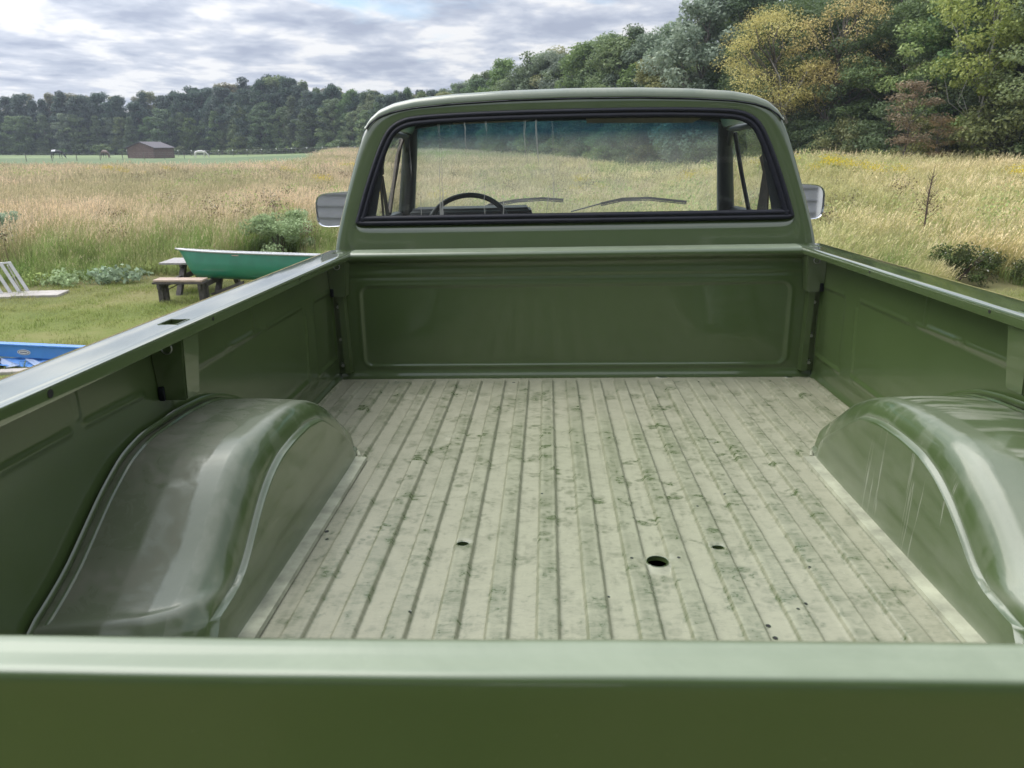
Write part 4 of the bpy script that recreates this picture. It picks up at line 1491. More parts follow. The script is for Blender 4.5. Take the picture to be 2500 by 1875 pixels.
M['lawn'] = plant_mat('lawn_grass', [(0.0, (0.15, 0.19, 0.05)), (0.3, (0.25, 0.33, 0.085)), (0.5, (0.36, 0.42, 0.13)), (1.0, (0.4, 0.4, 0.16))], tint=(0.48, 0.44, 0.20), nz=.35, transl=.35)
M['weed'] = plant_mat('brown_weed', [(0.0, (0.14, 0.12, 0.07)), (0.5, (0.20, 0.155, 0.10)), (0.75, (0.24, 0.19, 0.13)), (1.0, (0.62, 0.58, 0.50))])
M['goldenrod'] = plant_mat('goldenrod', [(0.0, (0.08, 0.11, 0.03)), (0.5, (0.16, 0.20, 0.06)), (0.8, (0.42, 0.36, 0.06)), (1.0, (0.62, 0.50, 0.05))])
M['shrub'] = plant_mat('grey_green_shrub', [(0.0, (0.13, 0.11, 0.07)), (0.25, (0.28, 0.36, 0.18)), (0.5, (0.38, 0.48, 0.26)), (1.0, (0.50, 0.60, 0.36))])
M['shrub_dark'] = plant_mat('dark_shrub', [(0.0, (0.07, 0.05, 0.035)), (0.5, (0.085, 0.12, 0.045)), (0.8, (0.12, 0.165, 0.06)), (1.0, (0.6, 0.58, 0.5))])
M['sage'] = plant_mat('sage_leaf', [(0.0, (0.20, 0.26, 0.15)), (1.0, (0.48, 0.60, 0.44))])
M['deadwood'] = simple('dead_stem', (0.085, 0.055, 0.05), 0.9, nscale=30)


def fin(name, parts, mat):
    V, F, A, B = merge(*parts)
    return np_mesh(name, V, F, mat, smooth=False, attrs={'hh': A, 'tone': B})


def field_edge(x):
    return np.interp(x, [-60, -30, -14, -10.5, -9, -7.7, -5.2, 0, 4, 8.7, 10, 11.5, 14, 20, 40], [14, 15, 16.6, 16.9, 17.3, 18.0, 19.5, 13, 13, 15.6, 16.2, 15.6, 14, 10, 4])


EXCL = [(-6.4, 20.2, .85), (-6.2, 19.2, .6), (10.2, 16.4, .75), (11.8, 15.8, .65), (-13.7, 20.3, .8), (10.65, 19.2, .5)]


def sample(r0, r1, t0, t1, dens_, seed, cond=None):
    g = np.random.default_rng(seed)
    area = .5 * (t1 - t0) * (r1 * r1 - r0 * r0)
    n = int(area * dens_)
    r = np.sqrt(g.uniform(r0 * r0, r1 * r1, n))
    t = g.uniform(t0, t1, n)
    x_ = r * np.sin(np.arctan(t))
    y_ = r * np.cos(np.arctan(t))
    m = y_ > field_edge(x_) + g.uniform(-.5, .6, n)
    # paddock cut out on the far left
    m &= ~((x_ + .20 * y_ < -5) & (y_ > 76 + g.uniform(-2, 2, n)))
    for ex, ey, er in EXCL:
        m &= np.hypot(x_ - ex, (y_ - ey) * .7) > er
    if cond is not None:
        m &= cond(x_, y_, r, t, g)
    x_, y_ = x_[m], y_[m]
    return x_, y_, g


def put(name, protos, x_, y_, g, s0, s1, label, cat, tilt=.08, sz=1.0, lowedge=False):
    pick = g.integers(0, len(protos), len(x_))
    for k, me in enumerate(protos):
        s_ = pick == k
        if not s_.any():
            continue
        xx_, yy_ = x_[s_], y_[s_]
        n = len(xx_)
        pts = np.stack([xx_, yy_, ground(xx_, yy_) - .02], -1)
        rot = np.stack([g.normal(0, tilt, n), g.normal(0, tilt, n), g.normal(0, .7, n)], -1)
        sc = g.uniform(s0, s1, n)
        if lowedge:
            sc = sc * (.42 + .58 * sm(-.3, 3.2, yy_ - field_edge(xx_) + 1.6 * (fbm(xx_ * .9 + 30, yy_ * .5, 2, 66) - .5)))
        scl = np.stack([sc * g.uniform(.9, 1.2, n), sc * g.uniform(.9, 1.2, n), sc * sz * g.uniform(.85, 1.12, n)], -1)
        instancer(name, me, pts, rot, scl, label[k % len(label)] if isinstance(label, list) else label, cat)


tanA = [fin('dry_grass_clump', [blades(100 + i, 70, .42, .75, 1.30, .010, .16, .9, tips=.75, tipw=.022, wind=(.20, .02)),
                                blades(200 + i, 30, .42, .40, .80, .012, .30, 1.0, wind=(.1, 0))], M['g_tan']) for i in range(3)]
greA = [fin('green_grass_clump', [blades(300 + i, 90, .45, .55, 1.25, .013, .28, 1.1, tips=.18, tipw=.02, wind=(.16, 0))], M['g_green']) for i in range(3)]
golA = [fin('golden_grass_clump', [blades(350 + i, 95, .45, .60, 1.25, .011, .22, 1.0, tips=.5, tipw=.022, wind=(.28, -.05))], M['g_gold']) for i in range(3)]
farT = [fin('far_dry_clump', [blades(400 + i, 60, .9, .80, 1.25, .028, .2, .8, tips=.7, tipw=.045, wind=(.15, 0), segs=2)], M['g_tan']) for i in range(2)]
farG = [fin('far_green_clump', [blades(430 + i, 40, .8, .7, 1.2, .03, .3, .8, wind=(.1, 0), segs=2), leafcloud(440 + i, 160, (0, 0, .85), .62, .07, 1.0, squash=(1.2, 1.2, .75))], M['g_green']) for i in range(2)]
farY = [fin('far_golden_clump', [blades(460 + i, 60, .9, .80, 1.25, .028, .25, .8, tips=.7, tipw=.045, wind=(.2, 0), segs=2)], M['g_gold']) for i in range(2)]


def rightness(t):
    return sm(-.02, .30, t)


L_tan = 'dry tan grass with pale seed heads filling the open meadow'
L_gre = 'greener long grass bending along the near edge of the meadow'
L_gol = 'golden wind-blown grass on the right of the truck'
# near band: green in front on the left, golden on the right
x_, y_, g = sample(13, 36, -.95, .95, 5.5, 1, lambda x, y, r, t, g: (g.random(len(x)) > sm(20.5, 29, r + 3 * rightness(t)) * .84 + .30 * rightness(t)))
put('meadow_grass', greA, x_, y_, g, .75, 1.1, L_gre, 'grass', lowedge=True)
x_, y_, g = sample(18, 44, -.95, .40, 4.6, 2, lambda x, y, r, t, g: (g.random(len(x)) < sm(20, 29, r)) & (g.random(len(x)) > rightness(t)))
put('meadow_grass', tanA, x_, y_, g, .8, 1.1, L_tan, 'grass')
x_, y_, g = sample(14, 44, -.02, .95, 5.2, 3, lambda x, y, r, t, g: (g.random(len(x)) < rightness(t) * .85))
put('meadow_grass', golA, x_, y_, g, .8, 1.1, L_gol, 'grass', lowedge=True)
x_, y_, g = sample(14, 34, .05, .95, 3.2, 33, lambda x, y, r, t, g: fbm(x * .35 + 70, y * .25 + 70, 3, 88) > .40 + .2 * sm(18, 34, r))
put('meadow_grass', greA, x_, y_, g, .7, 1.05, 'green tufts among the golden grass right of the truck', 'grass', lowedge=True)
# far band
x_, y_, g = sample(44, 90, -.90, .10, 1.5, 4)
put('meadow_grass', farT, x_, y_, g, .8, 1.1, L_tan, 'grass')
x_, y_, g = sample(44, 90, .0, .85, 1.1, 5, lambda x, y, r, t, g: g.random(len(x)) < .35 + .65 * rightness(t))
put('meadow_grass', farY, x_, y_, g, .8, 1.1, L_gol, 'grass')
x_, y_, g = sample(90, 190, -.42, .30, .55, 6)
put('meadow_grass', farT, x_, y_, g, 1.0, 1.4, L_tan, 'grass', sz=.75)
# patches of green herbs in the meadow
x_, y_, g = sample(22, 150, -.85, .85, .85, 7, lambda x, y, r, t, g: (fbm(x * .13 + 40, y * .07 + 40, 3, 5) > .57 - .06 * rightness(t)) & (g.random(len(x)) > sm(60, 150, r) * .6))
put('meadow_herbs', farG, x_, y_, g, .6, 1.05, 'green leafy herbs growing in patches among the dry grass', 'herbs')
# goldenrod
gold = [fin('goldenrod_clump', [blades(500 + i, 26, .4, .8, 1.2, .012, .12, .6, wind=(.05, 0), segs=2), leafcloud(510 + i, 260, (0.05, 0, 1.08), .42, .040, 2.0, squash=(1.3, 1.3, .5)),
                                leafcloud(520 + i, 90, (0, 0, .7), .4, .06, .8)], M['goldenrod']) for i in range(2)]
g = np.random.default_rng(70)
cl = [(-44, 62, 5), (-30, 58, 4), (-34, 64, 5), (-26, 60, 4), (-16, 55, 3), (-24, 33, 4), (-13, 64, 3), (-9.5, 42, 3), (12.5, 34, 5), (14.5, 31, 4), (4, 38, 3), (17, 27, 3), (24, 33, 5), (9, 40, 5), (-4, 30, 2)]
X_, Y_ = [], []
for a_, b_, n in cl:
    X_ += list(g.normal(a_, .9, n))
    Y_ += list(g.normal(b_, 1.2, n))
put('goldenrod', gold, np.array(X_), np.array(Y_), g, .8, 1.15, 'yellow flowering goldenrod dotted through the meadow', 'wildflowers')
# dark seed stalks and white flower dots
stalk = [fin('weed_stalk_clump', [blades(600 + i, 12, .35, .9, 1.45, .016, .06, .3, wind=(.03, 0), segs=2, tone=(.1, .9)),
                                  leafcloud(610 + i, 120, (0, 0, 1.0), .38, .045, .6, squash=(1, 1, 1.0)), leafcloud(620 + i, 26, (0, 0, 1.15), .42, .030, 2.0)], M['weed']) for i in range(2)]
x_, y_, g = sample(20, 75, -.85, .85, .22, 8, lambda x, y, r, t, g: fbm(x * .1 + 9, y * .06 + 9, 3, 15) > .50)
put('seed_stalks', stalk, x_, y_, g, .7, 1.1, 'dark brown seed stalks with pale flower heads standing in the meadow', 'weeds')
# trampled straw and low herbs at the lawn edge
x_, y_, g = sample(13, 22, -.95, -.20, 3.4, 9, lambda x, y, r, t, g: (y < field_edge(x) + 1.6))
low = [fin('low_herb_clump', [blades(640 + i, 60, .35, .18, .48, .012, .45, 1.2, wind=(.05, 0)), leafcloud(650 + i, 90, (0, 0, .16), .30, .045, .8, squash=(1, 1, .5))], M['g_green']) for i in range(2)]
put('edge_herbs', low, x_, y_, g, .7, 1.2, 'low green herbs along the edge of the lawn', 'herbs')
# lawn
def lawn_pts(seed, dens_, box_):
    g = np.random.default_rng(seed)
    n = int((box_[1] - box_[0]) * (box_[3] - box_[2]) * dens_)
    x_ = g.uniform(box_[0], box_[1], n)
    y_ = g.uniform(box_[2], box_[3], n)
    m = (y_ < field_edge(x_) + .3) & ~((np.abs(x_) < 2.2) & (y_ < 8))
    return x_[m], y_[m], g


lawnA = [fin('turf_clump', [blades(700 + i, 130, .30, .035, .095, .0055, .5, 1.0, wind=(.1, 0), segs=2)], M['lawn']) for i in range(3)]
x_, y_, g = lawn_pts(21, 7.5, (-16, -3.0, 7.0, 18.5))
put('lawn_grass', lawnA, x_, y_, g, .75, 1.25, 'short mown lawn grass beside the truck', 'lawn')
x_, y_, g = lawn_pts(22, 3.5, (4.5, 16, 6.0, 16))
put('lawn_grass', lawnA, x_, y_, g, .9, 1.5, 'short mown lawn grass beside the truck', 'lawn')

# ================================================================== SINGLE BUSHES
def bush(name, loc, R, H, mat, seed, leaf, n, label, cat='bush', stems=True, flower=0, shape=(1, 1, .7), group=None):
    root = empty(name, (loc[0], loc[1], float(ground(loc[0], loc[1]))), 0, label, cat, group)
    g = np.random.default_rng(seed)
    parts = []
    nc = 26
    for i in range(nc):
        a_ = g.random() * 6.28
        rr_ = R * math.sqrt(g.random()) * .85
        hz = H * g.uniform(.15, .95) * (1 - .35 * (rr_ / R) ** 2)
        parts.append(leafcloud(seed * 31 + i, n // nc, (rr_ * math.cos(a_), rr_ * math.sin(a_), hz), R * g.uniform(.12, .40), leaf, g.uniform(.5, 1.6), squash=shape, shell=.4))
    if flower:
        parts.append(leafcloud(seed * 77, flower, (0, 0, H * .55), R * .95, leaf * .7, 2.0, squash=(1, 1, .5), shell=.3))
    link('foliage', fin('foliage', parts, mat), root)
    if stems:
        mb = MB()
        for i in range(9):
            a_ = g.random() * 6.28
            e_ = R * g.uniform(.3, .8)
            mb.tube([(0, 0, -.05), (e_ * .4 * math.cos(a_), e_ * .4 * math.sin(a_), H * .4), (e_ * math.cos(a_), e_ * math.sin(a_), H * g.uniform(.6, .9))], [.016, .010, .004], 5)
        mb.build('stem', M['deadwood'], root)
    return root


bush('green_bush', (-6.4, 20.9), .95, 1.45, M['shrub'], 3, .05, 12000, 'round pale green bush standing behind the green canoe', 'bush')
bush('blue_green_bush', (-13.7, 20.6), .60, 1.30, M['sage'], 4, .05, 4200, 'blue-green bush at the left end of the meadow edge', 'bush')
bush('sage_plant', (-9.0, 17.1), .62, .36, M['sage'], 5, .09, 520, 'pale sage-green leafy plant at the lawn edge', 'plant', stems=False)
bush('leafy_weed', (-9.85, 16.8), .70, .26, M['shrub'], 6, .06, 800, 'low bright green weed left of the pale sage plant', 'plant', stems=False)
bush('thorny_bush', (10.1, 16.9), .85, .85, M['shrub_dark'], 7, .05, 5200, 'dark green bush with white flecks beyond the right bed rail', 'bush', flower=160)
bush('bramble_bush', (11.7, 16.4), .80, .55, M['shrub_dark'], 8, .05, 3600, 'low dark bramble to the right of the flecked bush', 'bush', flower=120)
# dead sapling
sap = empty('dead_sapling', (10.65, 19.7, float(ground(10.65, 19.7))), 0, 'thin bare brown sapling standing above the dry grass', 'sapling')
mb = MB()
g = np.random.default_rng(91)
mb.tube([(0, 0, -.05), (.0, .0, .8), (-.03, 0, 1.6), (.02, 0, 2.3)], [.030, .024, .016, .005], 6)
mb.build('trunk', M['deadwood'], sap)
mb = MB()
for i in range(46):
    z_ = g.uniform(.7, 2.1)
    a_ = g.random() * 6.28
    l_ = .22 * (2.35 - z_) + .06
    mb.tube([(0, 0, z_), (l_ * .5 * math.cos(a_), l_ * .5 * math.sin(a_), z_ + l_ * .45), (l_ * .8 * math.cos(a_), l_ * .8 * math.sin(a_), z_ + l_ * 1.0)], [.006, .004, .002], 4)
mb.build('branches', M['deadwood'], sap)
link('foliage', fin('foliage', [leafcloud(92, 260, (0, 0, 1.35), .38, .035, .6, squash=(1, 1, 1.2))], M['weed']), sap)

# ================================================================== TREES
def bark(name, c):
    return simple(name, c, .9, nscale=3, namp=.35, bump=.5, bscale=14)


M['bark'] = bark('grey_bark', (0.13, 0.115, 0.10))
M['bark_pale'] = bark('pale_bark', (0.34, 0.33, 0.31))


def leaf_mat(name, lo, mid_, hi, transl=.38, spread=.22):
    m, q = new_mat(name)
    at = q.n('ShaderNodeAttribute', attribute_name='tone')
    ah = q.n('ShaderNodeAttribute', attribute_name='hh')
    oi = q.n('ShaderNodeObjectInfo')
    t = q.math('ADD', q.math('MULTIPLY', at.outputs['Fac'], .65), q.math('MULTIPLY', ah.outputs['Fac'], .35))
    c = q.ramp(t, [(0.1, lo), (0.5, mid_), (0.95, hi)])
    v = q.math('ADD', 1.14 - spread, q.math('MULTIPLY', oi.outputs['Random'], 2 * spread))
    hs = q.n('ShaderNodeHueSaturation', i_Color=c, i_Value=v)
    q.link(q.math('ADD', .485, q.math('MULTIPLY', q.math('FRACT', q.math('MULTIPLY', oi.outputs['Random'], 7.3)), .03)), hs.inputs['Hue'])
    q.link(q.math('ADD', .80, q.math('MULTIPLY', q.math('FRACT', q.math('MULTIPLY', oi.outputs['Random'], 13.7)), .35)), hs.inputs['Saturation'])
    d = q.n('ShaderNodeBsdfPrincipled', i_Base_Color=hs.outputs[0], i_Roughness=.55)
    d.inputs['Specular IOR Level'].default_value = .35
    tr_ = q.n('ShaderNodeBsdfTranslucent', i_0=hs.outputs[0])
    mx_ = q.n('ShaderNodeMixShader', i_0=transl, i_1=d.outputs[0], i_2=tr_.outputs[0])
    q.n('ShaderNodeOutputMaterial', i_0=mx_.outputs[0])
    return m


LM = {
    'dark': leaf_mat('leaf_dark_green', (0.065, 0.105, 0.045), (0.110, 0.165, 0.068), (0.165, 0.235, 0.095)),
    'mid': leaf_mat('leaf_mid_green', (0.09, 0.135, 0.048), (0.155, 0.215, 0.080), (0.235, 0.30, 0.115)),
    'olive': leaf_mat('leaf_olive', (0.11, 0.13, 0.05), (0.20, 0.22, 0.09), (0.30, 0.31, 0.14)),
    'silver': leaf_mat('leaf_silver_green', (0.11, 0.15, 0.095), (0.19, 0.24, 0.16), (0.29, 0.34, 0.23)),
    'yellow': leaf_mat('leaf_yellow_olive', (0.32, 0.27, 0.08), (0.53, 0.44, 0.14), (0.68, 0.58, 0.23), transl=.35, spread=.08),
    'red': leaf_mat('leaf_rust_red', (0.15, 0.125, 0.06), (0.27, 0.185, 0.095), (0.36, 0.25, 0.13), spread=.1),
    'pine': leaf_mat('leaf_pine_blue', (0.030, 0.056, 0.040), (0.052, 0.088, 0.060), (0.085, 0.13, 0.084)),
    'tan': leaf_mat('leaf_pale_tan', (0.13, 0.135, 0.075), (0.21, 0.205, 0.115), (0.30, 0.28, 0.17)),
    'lime': leaf_mat('leaf_yellow_green', (0.15, 0.20, 0.05), (0.25, 0.32, 0.09), (0.38, 0.43, 0.13), transl=.38),
}


def tree_proto(seed, H, R, base, nc, nl, leaf, shape='round', trunk_r=.16, lean=(0, 0), crad=.27, squash=(1, 1, .72), shell=.35, bare=0):
    """returns (crown arrays, trunk mesh); unit: metres"""
    g = np.random.default_rng(seed)
    parts = []
    centers = []
    for i in range(nc):
        u = g.random()
        if shape == 'cone':
            u = u ** 1.25
            env = R * (1.02 - u) ** .8
        elif shape == 'wide':
            env = R * (1 - (2 * u - .85) ** 2 * .75) ** .5 if abs(2 * u - .85) < 1.15 else R * .3
        else:
            env = R * max(.16, 1 - abs(2 * u - .9) ** 2.2) ** .55
        z_ = H * (base + (1 - base) * u * .95)
        a_ = g.random() * 6.283
        rr_ = env * (g.random() ** .45) * g.uniform(.75, 1.12)
        cr = R * crad * g.uniform(.55, 1.25)
        c = (rr_ * math.cos(a_) + lean[0] * (z_ / H) ** 1.3, rr_ * math.sin(a_) + lean[1] * (z_ / H) ** 1.3, z_)
        centers.append((c, cr))
        parts.append(leafcloud(seed * 97 + i, max(6, int(nl / nc * (cr / (R * crad)) ** 1.5)), c, cr, leaf, g.uniform(0, 1), tone=(0, 1), up=.55, squash=squash, shell=shell))
    V, F, A, B = merge(*parts)
    mb = MB()
    tp = [(lean[0] * abs(t_) ** 1.3 + .012 * H * math.sin(3 * t_ + seed), lean[1] * abs(t_) ** 1.3, H * t_ * .92) for t_ in (-.02, .15, .35, .55, .75, 1)]
    mb.tube(tp, [trunk_r * 1.25, trunk_r, trunk_r * .8, trunk_r * .6, trunk_r * .35, trunk_r * .08], 7)
    order = sorted(range(nc), key=lambda i: centers[i][0][2])
    for i in order[:: max(1, nc // 26)]:
        c, cr = centers[i]
        t0 = max(.12, min(.85, (c[2] / H) - .18))
        s0 = Vector((lean[0] * t0 ** 1.3, lean[1] * t0 ** 1.3, H * t0 * .92))
        e = Vector(c)
        m_ = s0.lerp(e, .5) + Vector((g.normal(0, .03) * H, g.normal(0, .03) * H, -.02 * H))
        mb.tube([s0, m_, e], [trunk_r * .38, trunk_r * .24, trunk_r * .08], 5)
    bmesh.ops.recalc_face_normals(mb.bm, faces=mb.bm.faces)
    tm = bpy.data.meshes.new('trunk')
    mb.bm.to_mesh(tm)
    mb.bm.free()
    tm.polygons.foreach_set('use_smooth', np.ones(len(tm.polygons), bool))
    return (V, F, A, B), tm


GROUPED = {}


def make_tree(name, proto, mat_key, loc, rz, scl, label, group=None, barkm='bark', cat='tree', cache={}):
    arr, tm = proto
    key = (id(tm), mat_key)
    if key not in cache:
        cm = np_mesh('crown', arr[0], arr[1], LM[mat_key], smooth=False, attrs={'hh': arr[2], 'tone': arr[3]})
        t2 = tm.copy()
        t2.materials.clear()
        t2.materials.append(M[barkm])
        cache[key] = (cm, t2)
    cm, t2 = cache[key]
    root = empty(name, (loc[0], loc[1], float(ground(loc[0], loc[1])) + (loc[2] if len(loc) > 2 else 0)), rz, label, cat, group)
    root.scale = scl
    if group:
        GROUPED.setdefault(label, []).append((loc[0] / loc[1], root))
    link('trunk', t2, root)
    link('crown', cm, root)
    return root


far_r = [tree_proto(10 + i, 16, 4.4, .04, 130, 15000, .33, 'round', .22, crad=.25) for i in range(4)]
far_c = [tree_proto(20 + i, 17, 4.2, .05, 130, 14000, .33, 'cone', .2, crad=.25) for i in range(3)]
mid_r = [tree_proto(30 + i, 14, 4.0, .06, 90, 19000, .24, 'round', .2, crad=.27) for i in range(4)]
mid_c = [tree_proto(40 + i, 14, 3.4, .06, 90, 15000, .22, 'cone', .18, crad=.27) for i in range(2)]
near_r = [tree_proto(50 + i, 13, 4.2, .05, 130, 30000, .145, 'round', .16, crad=.22, squash=(1, 1, .62)) for i in range(3)]

edge = np.array([(-205, 215, 16), (-137, 215, 15.4), (-120, 215, 16), (-104, 215, 16), (-93, 215, 16.8), (-84, 215, 17.3), (-73, 209, 18.2), (-61, 200, 18.5), (-47, 190, 16.7),
                 (-34, 178, 14.2), (-19, 150, 11.8), (-11.7, 136, 11.3), (-7.7, 127, 13.2), (-2.9, 115, 12.9), (1.1, 106, 13.6), (4, 98, 13.3), (6.7, 89, 12.9),
                 (9.4, 82, 13.9), (11.6, 76, 13.2), (13.4, 69, 12.4), (14.5, 63, 12.8), (16, 59, 13.5), (19, 52, 14), (22.3, 45, 14.5), (26, 37, 15), (32, 28, 15), (40, 20, 14)], float)
seg = np.hypot(np.diff(edge[:, 0]), np.diff(edge[:, 1]))
cum = np.concatenate([[0], np.cumsum(seg)])
g = np.random.default_rng(5)


def at_len(s_):
    return [float(np.interp(s_, cum, edge[:, k])) for k in range(3)]


total = cum[-1]
rows = [(0.0, .58, .80, 4.0), (4.5, .84, 1.0, 4.2), (9.5, .93, 1.08, 4.6), (15, .9, 1.05, 5.5)]
for ri, (back, h0, h1, step) in enumerate(rows):
    s_ = 2.0 + ri * 1.7
    while s_ < total - 1:
        x0, y0, h = at_len(s_)
        r = math.hypot(x0, y0)
        if ri == 3 and r < 120:
            s_ += step
            continue
        bx2, by2 = x0 + x0 / r * back + g.normal(0, .9), y0 + y0 / r * back + g.normal(0, .9)
        hh_ = h * g.uniform(h0, h1)
        t_ = x0 / y0
        near_ = r < 62
        if r > 140:
            pr_ = far_c[g.integers(0, 3)] if g.random() < (.55 if ri else .35) else far_r[g.integers(0, 4)]
            if ri == 0:
                mk = g.choice(['dark', 'mid', 'silver', 'dark'])
                lab, grp, nm = 'lower broadleaf tree at the foot of the distant tree line', 'lower trees along the distant wood edge', 'broadleaf_tree'
            elif ri == 3:
                mk = g.choice(['tan', 'olive', 'tan'])
                lab, grp, nm = 'pale tan-leaved treetop rising behind the distant pines', 'pale treetops behind the distant pines', 'pale_tree'
                hh_ *= 1.02
            else:
                mk = 'pine' if t_ < -.30 or g.random() < .55 else g.choice(['dark', 'mid'])
                lab, grp, nm = ('tall dark blue-green tree in the distant tree line', 'tall dark trees of the distant wood', 'pine_tree') if mk == 'pine' else \
                    ('tall green tree in the distant wood left of the cab', 'tall green trees of the distant wood', 'green_tree')
        elif not near_:
            pr_ = mid_c[g.integers(0, 2)] if g.random() < .25 else mid_r[g.integers(0, 4)]
            mk = g.choice(['dark', 'mid', 'silver', 'olive', 'mid', 'dark'])
            lab, grp, nm = {'dark': ('dark green tree in the wood rising behind the cab roof', 'dark green trees behind the cab', 'green_tree'),
                            'mid': ('mid green tree in the wood rising behind the cab roof', 'mid green trees behind the cab', 'green_tree'),
                            'silver': ('silvery green tree in the wood rising behind the cab roof', 'silvery trees behind the cab', 'silvery_tree'),
                            'olive': ('olive green tree in the wood rising behind the cab roof', 'olive trees behind the cab', 'olive_tree')}[str(mk)]
        else:
            pr_ = near_r[g.integers(0, 3)]
            mk = g.choice(['dark', 'mid', 'lime', 'mid'] if t_ > .52 else ['dark', 'mid', 'dark'])
            lab, grp, nm = {'dark': ('dark green leafy tree in the near wood on the right', 'dark trees of the near wood', 'leafy_tree'),
                            'mid': ('mid green leafy tree in the near wood on the right', 'mid green trees of the near wood', 'leafy_tree'),
                            'lime': ('yellow-green leafy tree in the near wood on the right', 'yellow-green trees of the near wood', 'leafy_tree')}[str(mk)]
        H0 = {True: 16.0}.get(pr_ in far_r, 17.0 if pr_ in far_c else (13.0 if pr_ in near_r else 14.0)) if False else None
        H0 = 16.0 if any(pr_ is a_ for a_ in far_r) else 17.0 if any(pr_ is a_ for a_ in far_c) else 13.0 if any(pr_ is a_ for a_ in near_r) else 14.0
        k_ = hh_ / H0
        wsc = k_ * g.uniform(.92, 1.2) * (1.15 if ri == 0 else 1.0)
        make_tree(nm, pr_, str(mk), (bx2, by2), g.random() * 6.28, (wsc, wsc, k_), lab, grp)
        s_ += step * g.uniform(.8, 1.25) * (1.0 if r > 60 else .85)

# the yellow-leaved leaning tree in front of the wood
yel = tree_proto(88, 9.6, 3.3, .36, 60, 20000, .085, 'wide', .17, lean=(-1.3, 0), crad=.32, squash=(1.25, 1.1, .55), shell=.5)
make_tree('yellow_tree', yel, 'yellow', (17.0, 50.0), 0.0, (1.02, 1, 1.0), 'leaning tree with sparse yellow leaves in front of the wood')
yel2 = tree_proto(89, 10.4, 2.6, .40, 40, 12000, .085, 'round', .14, lean=(.9, 0), crad=.34, squash=(1.1, 1.0, .7), shell=.5)
make_tree('yellow_tree', yel2, 'yellow', (18.7, 47.8), 0.0, (1, 1, 1.02), 'taller tree with thin brownish-yellow leaves right of the leaning yellow tree')
mb = MB()
for pts, r_ in (([(0, 0, 3.0), (-.6, -.3, 3.9), (-1.5, -.5, 4.2), (-2.3, -.5, 4.25)], .06), ([(-.3, 0, 3.9), (-1.2, -.5, 4.7), (-2.2, -.6, 4.8)], .05), ([(-.5, 0, 4.6), (-.9, -.5, 5.6), (-1.6, -.6, 6.6)], .05), ([(-.2, 0, 4.0), (.5, -.5, 5.4), (.9, -.6, 6.8)], .05)):
    mb.tube([(p_[0], p_[1] - .9, p_[2]) for p_ in pts], [r_ * 1.2] + [r_] * (len(pts) - 2) + [r_ * .3], 6)
yt = [o for o in bpy.data.objects if o.name == 'yellow_tree'][0]
mb.build('limb', M['bark_pale'], yt)
# tall silvery tree left of the yellow one
make_tree('silvery_tree', mid_r[1], 'silver', (14.2, 60.5), 1.0, (1.0, 1.0, .97), 'tallest silvery green tree left of the yellow leaning tree')
# rust-coloured small tree and bush near the right edge
red = tree_proto(93, 4.6, 1.35, .35, 26, 3400, .085, 'wide', .05, crad=.32, squash=(1.3, 1.2, .5), shell=.5)
make_tree('rust_red_tree', red, 'red', (19.3, 38.6), .4, (1.1, 1.1, .98), 'small rust-red tree in front of the near wood')
make_tree('rust_red_tree', red, 'red', (20.6, 38.2), 2.4, (.8, .8, .62), 'low rust-red bush at the foot of the near wood')
# slender pale trunks near the right edge
slim = [tree_proto(95 + i, 13, 2.2, .30, 60, 12000, .13, 'round', .065, lean=(.3, 0), crad=.34) for i in range(2)]
for i, (x_, y_, lab) in enumerate(((22.4, 38.5, 'slender tree with a pale bare trunk near the right edge of the wood'), (24.6, 38.8, 'second slender pale-trunked tree at the right edge of the wood'))):
    make_tree('slender_tree', slim[i % 2], 'lime' if i < 2 else 'mid', (x_, y_), i * 2.1, (1, 1, 1.0), lab, None, 'bark_pale')
# understory along the foot of the near wood
und = [tree_proto(110 + i, 3.4, 1.9, .02, 46, 9000, .11, 'round', .05, crad=.34, squash=(1.1, 1.1, .6)) for i in range(3)]
k = 0
for s_ in np.arange(cum[13], total, 2.3):
    x0, y0, h = at_len(s_)
    r = math.hypot(x0, y0)
    f_ = 1 - (2.2 + g.random() * 2.0) / r
    mk = ['mid', 'dark', 'olive', 'mid', 'dark', 'lime'][g.integers(0, 6)]
    sc = g.uniform(.75, 1.25)
    make_tree('understory_bush', und[k % 3], mk, (x0 * f_, y0 * f_), g.random() * 6, (sc, sc, sc * g.uniform(.8, 1.2)),
              {'mid': 'green bush at the foot of the near wood', 'dark': 'dark green bush at the foot of the near wood', 'olive': 'olive bush at the foot of the near wood', 'lime': 'yellow-green bush at the foot of the near wood'}[mk],
              {'mid': 'green bushes at the wood foot', 'dark': 'dark bushes at the wood foot', 'olive': 'olive bushes at the wood foot', 'lime': 'yellow-green bushes at the wood foot'}[mk], cat='bush')
    k += 1
# brush along the foot of the distant wood
und_far = [tree_proto(120 + i, 3.2, 2.6, .02, 20, 700, .40, 'round', .05, crad=.4) for i in range(2)]
for s_ in np.arange(60, cum[12], 5.5):
    x0, y0, h = at_len(s_)
    r = math.hypot(x0, y0)
    f_ = 1 - (3.0 + g.random() * 2.0) / r
    sc = g.uniform(.5, 1.1)
    make_tree('far_brush', und_far[int(s_) % 2], 'mid' if g.random() < .5 else 'dark', (x0 * f_, y0 * f_), g.random() * 6, (sc * 1.2, sc * 1.2, sc * .8), 'low brush at the foot of the distant wood', 'brush at the foot of the distant wood', cat='bush')
# ================================================================== THINGS ON THE LAWN AND IN THE PADDOCK
def gz(x, y):
    return float(ground(x, y))


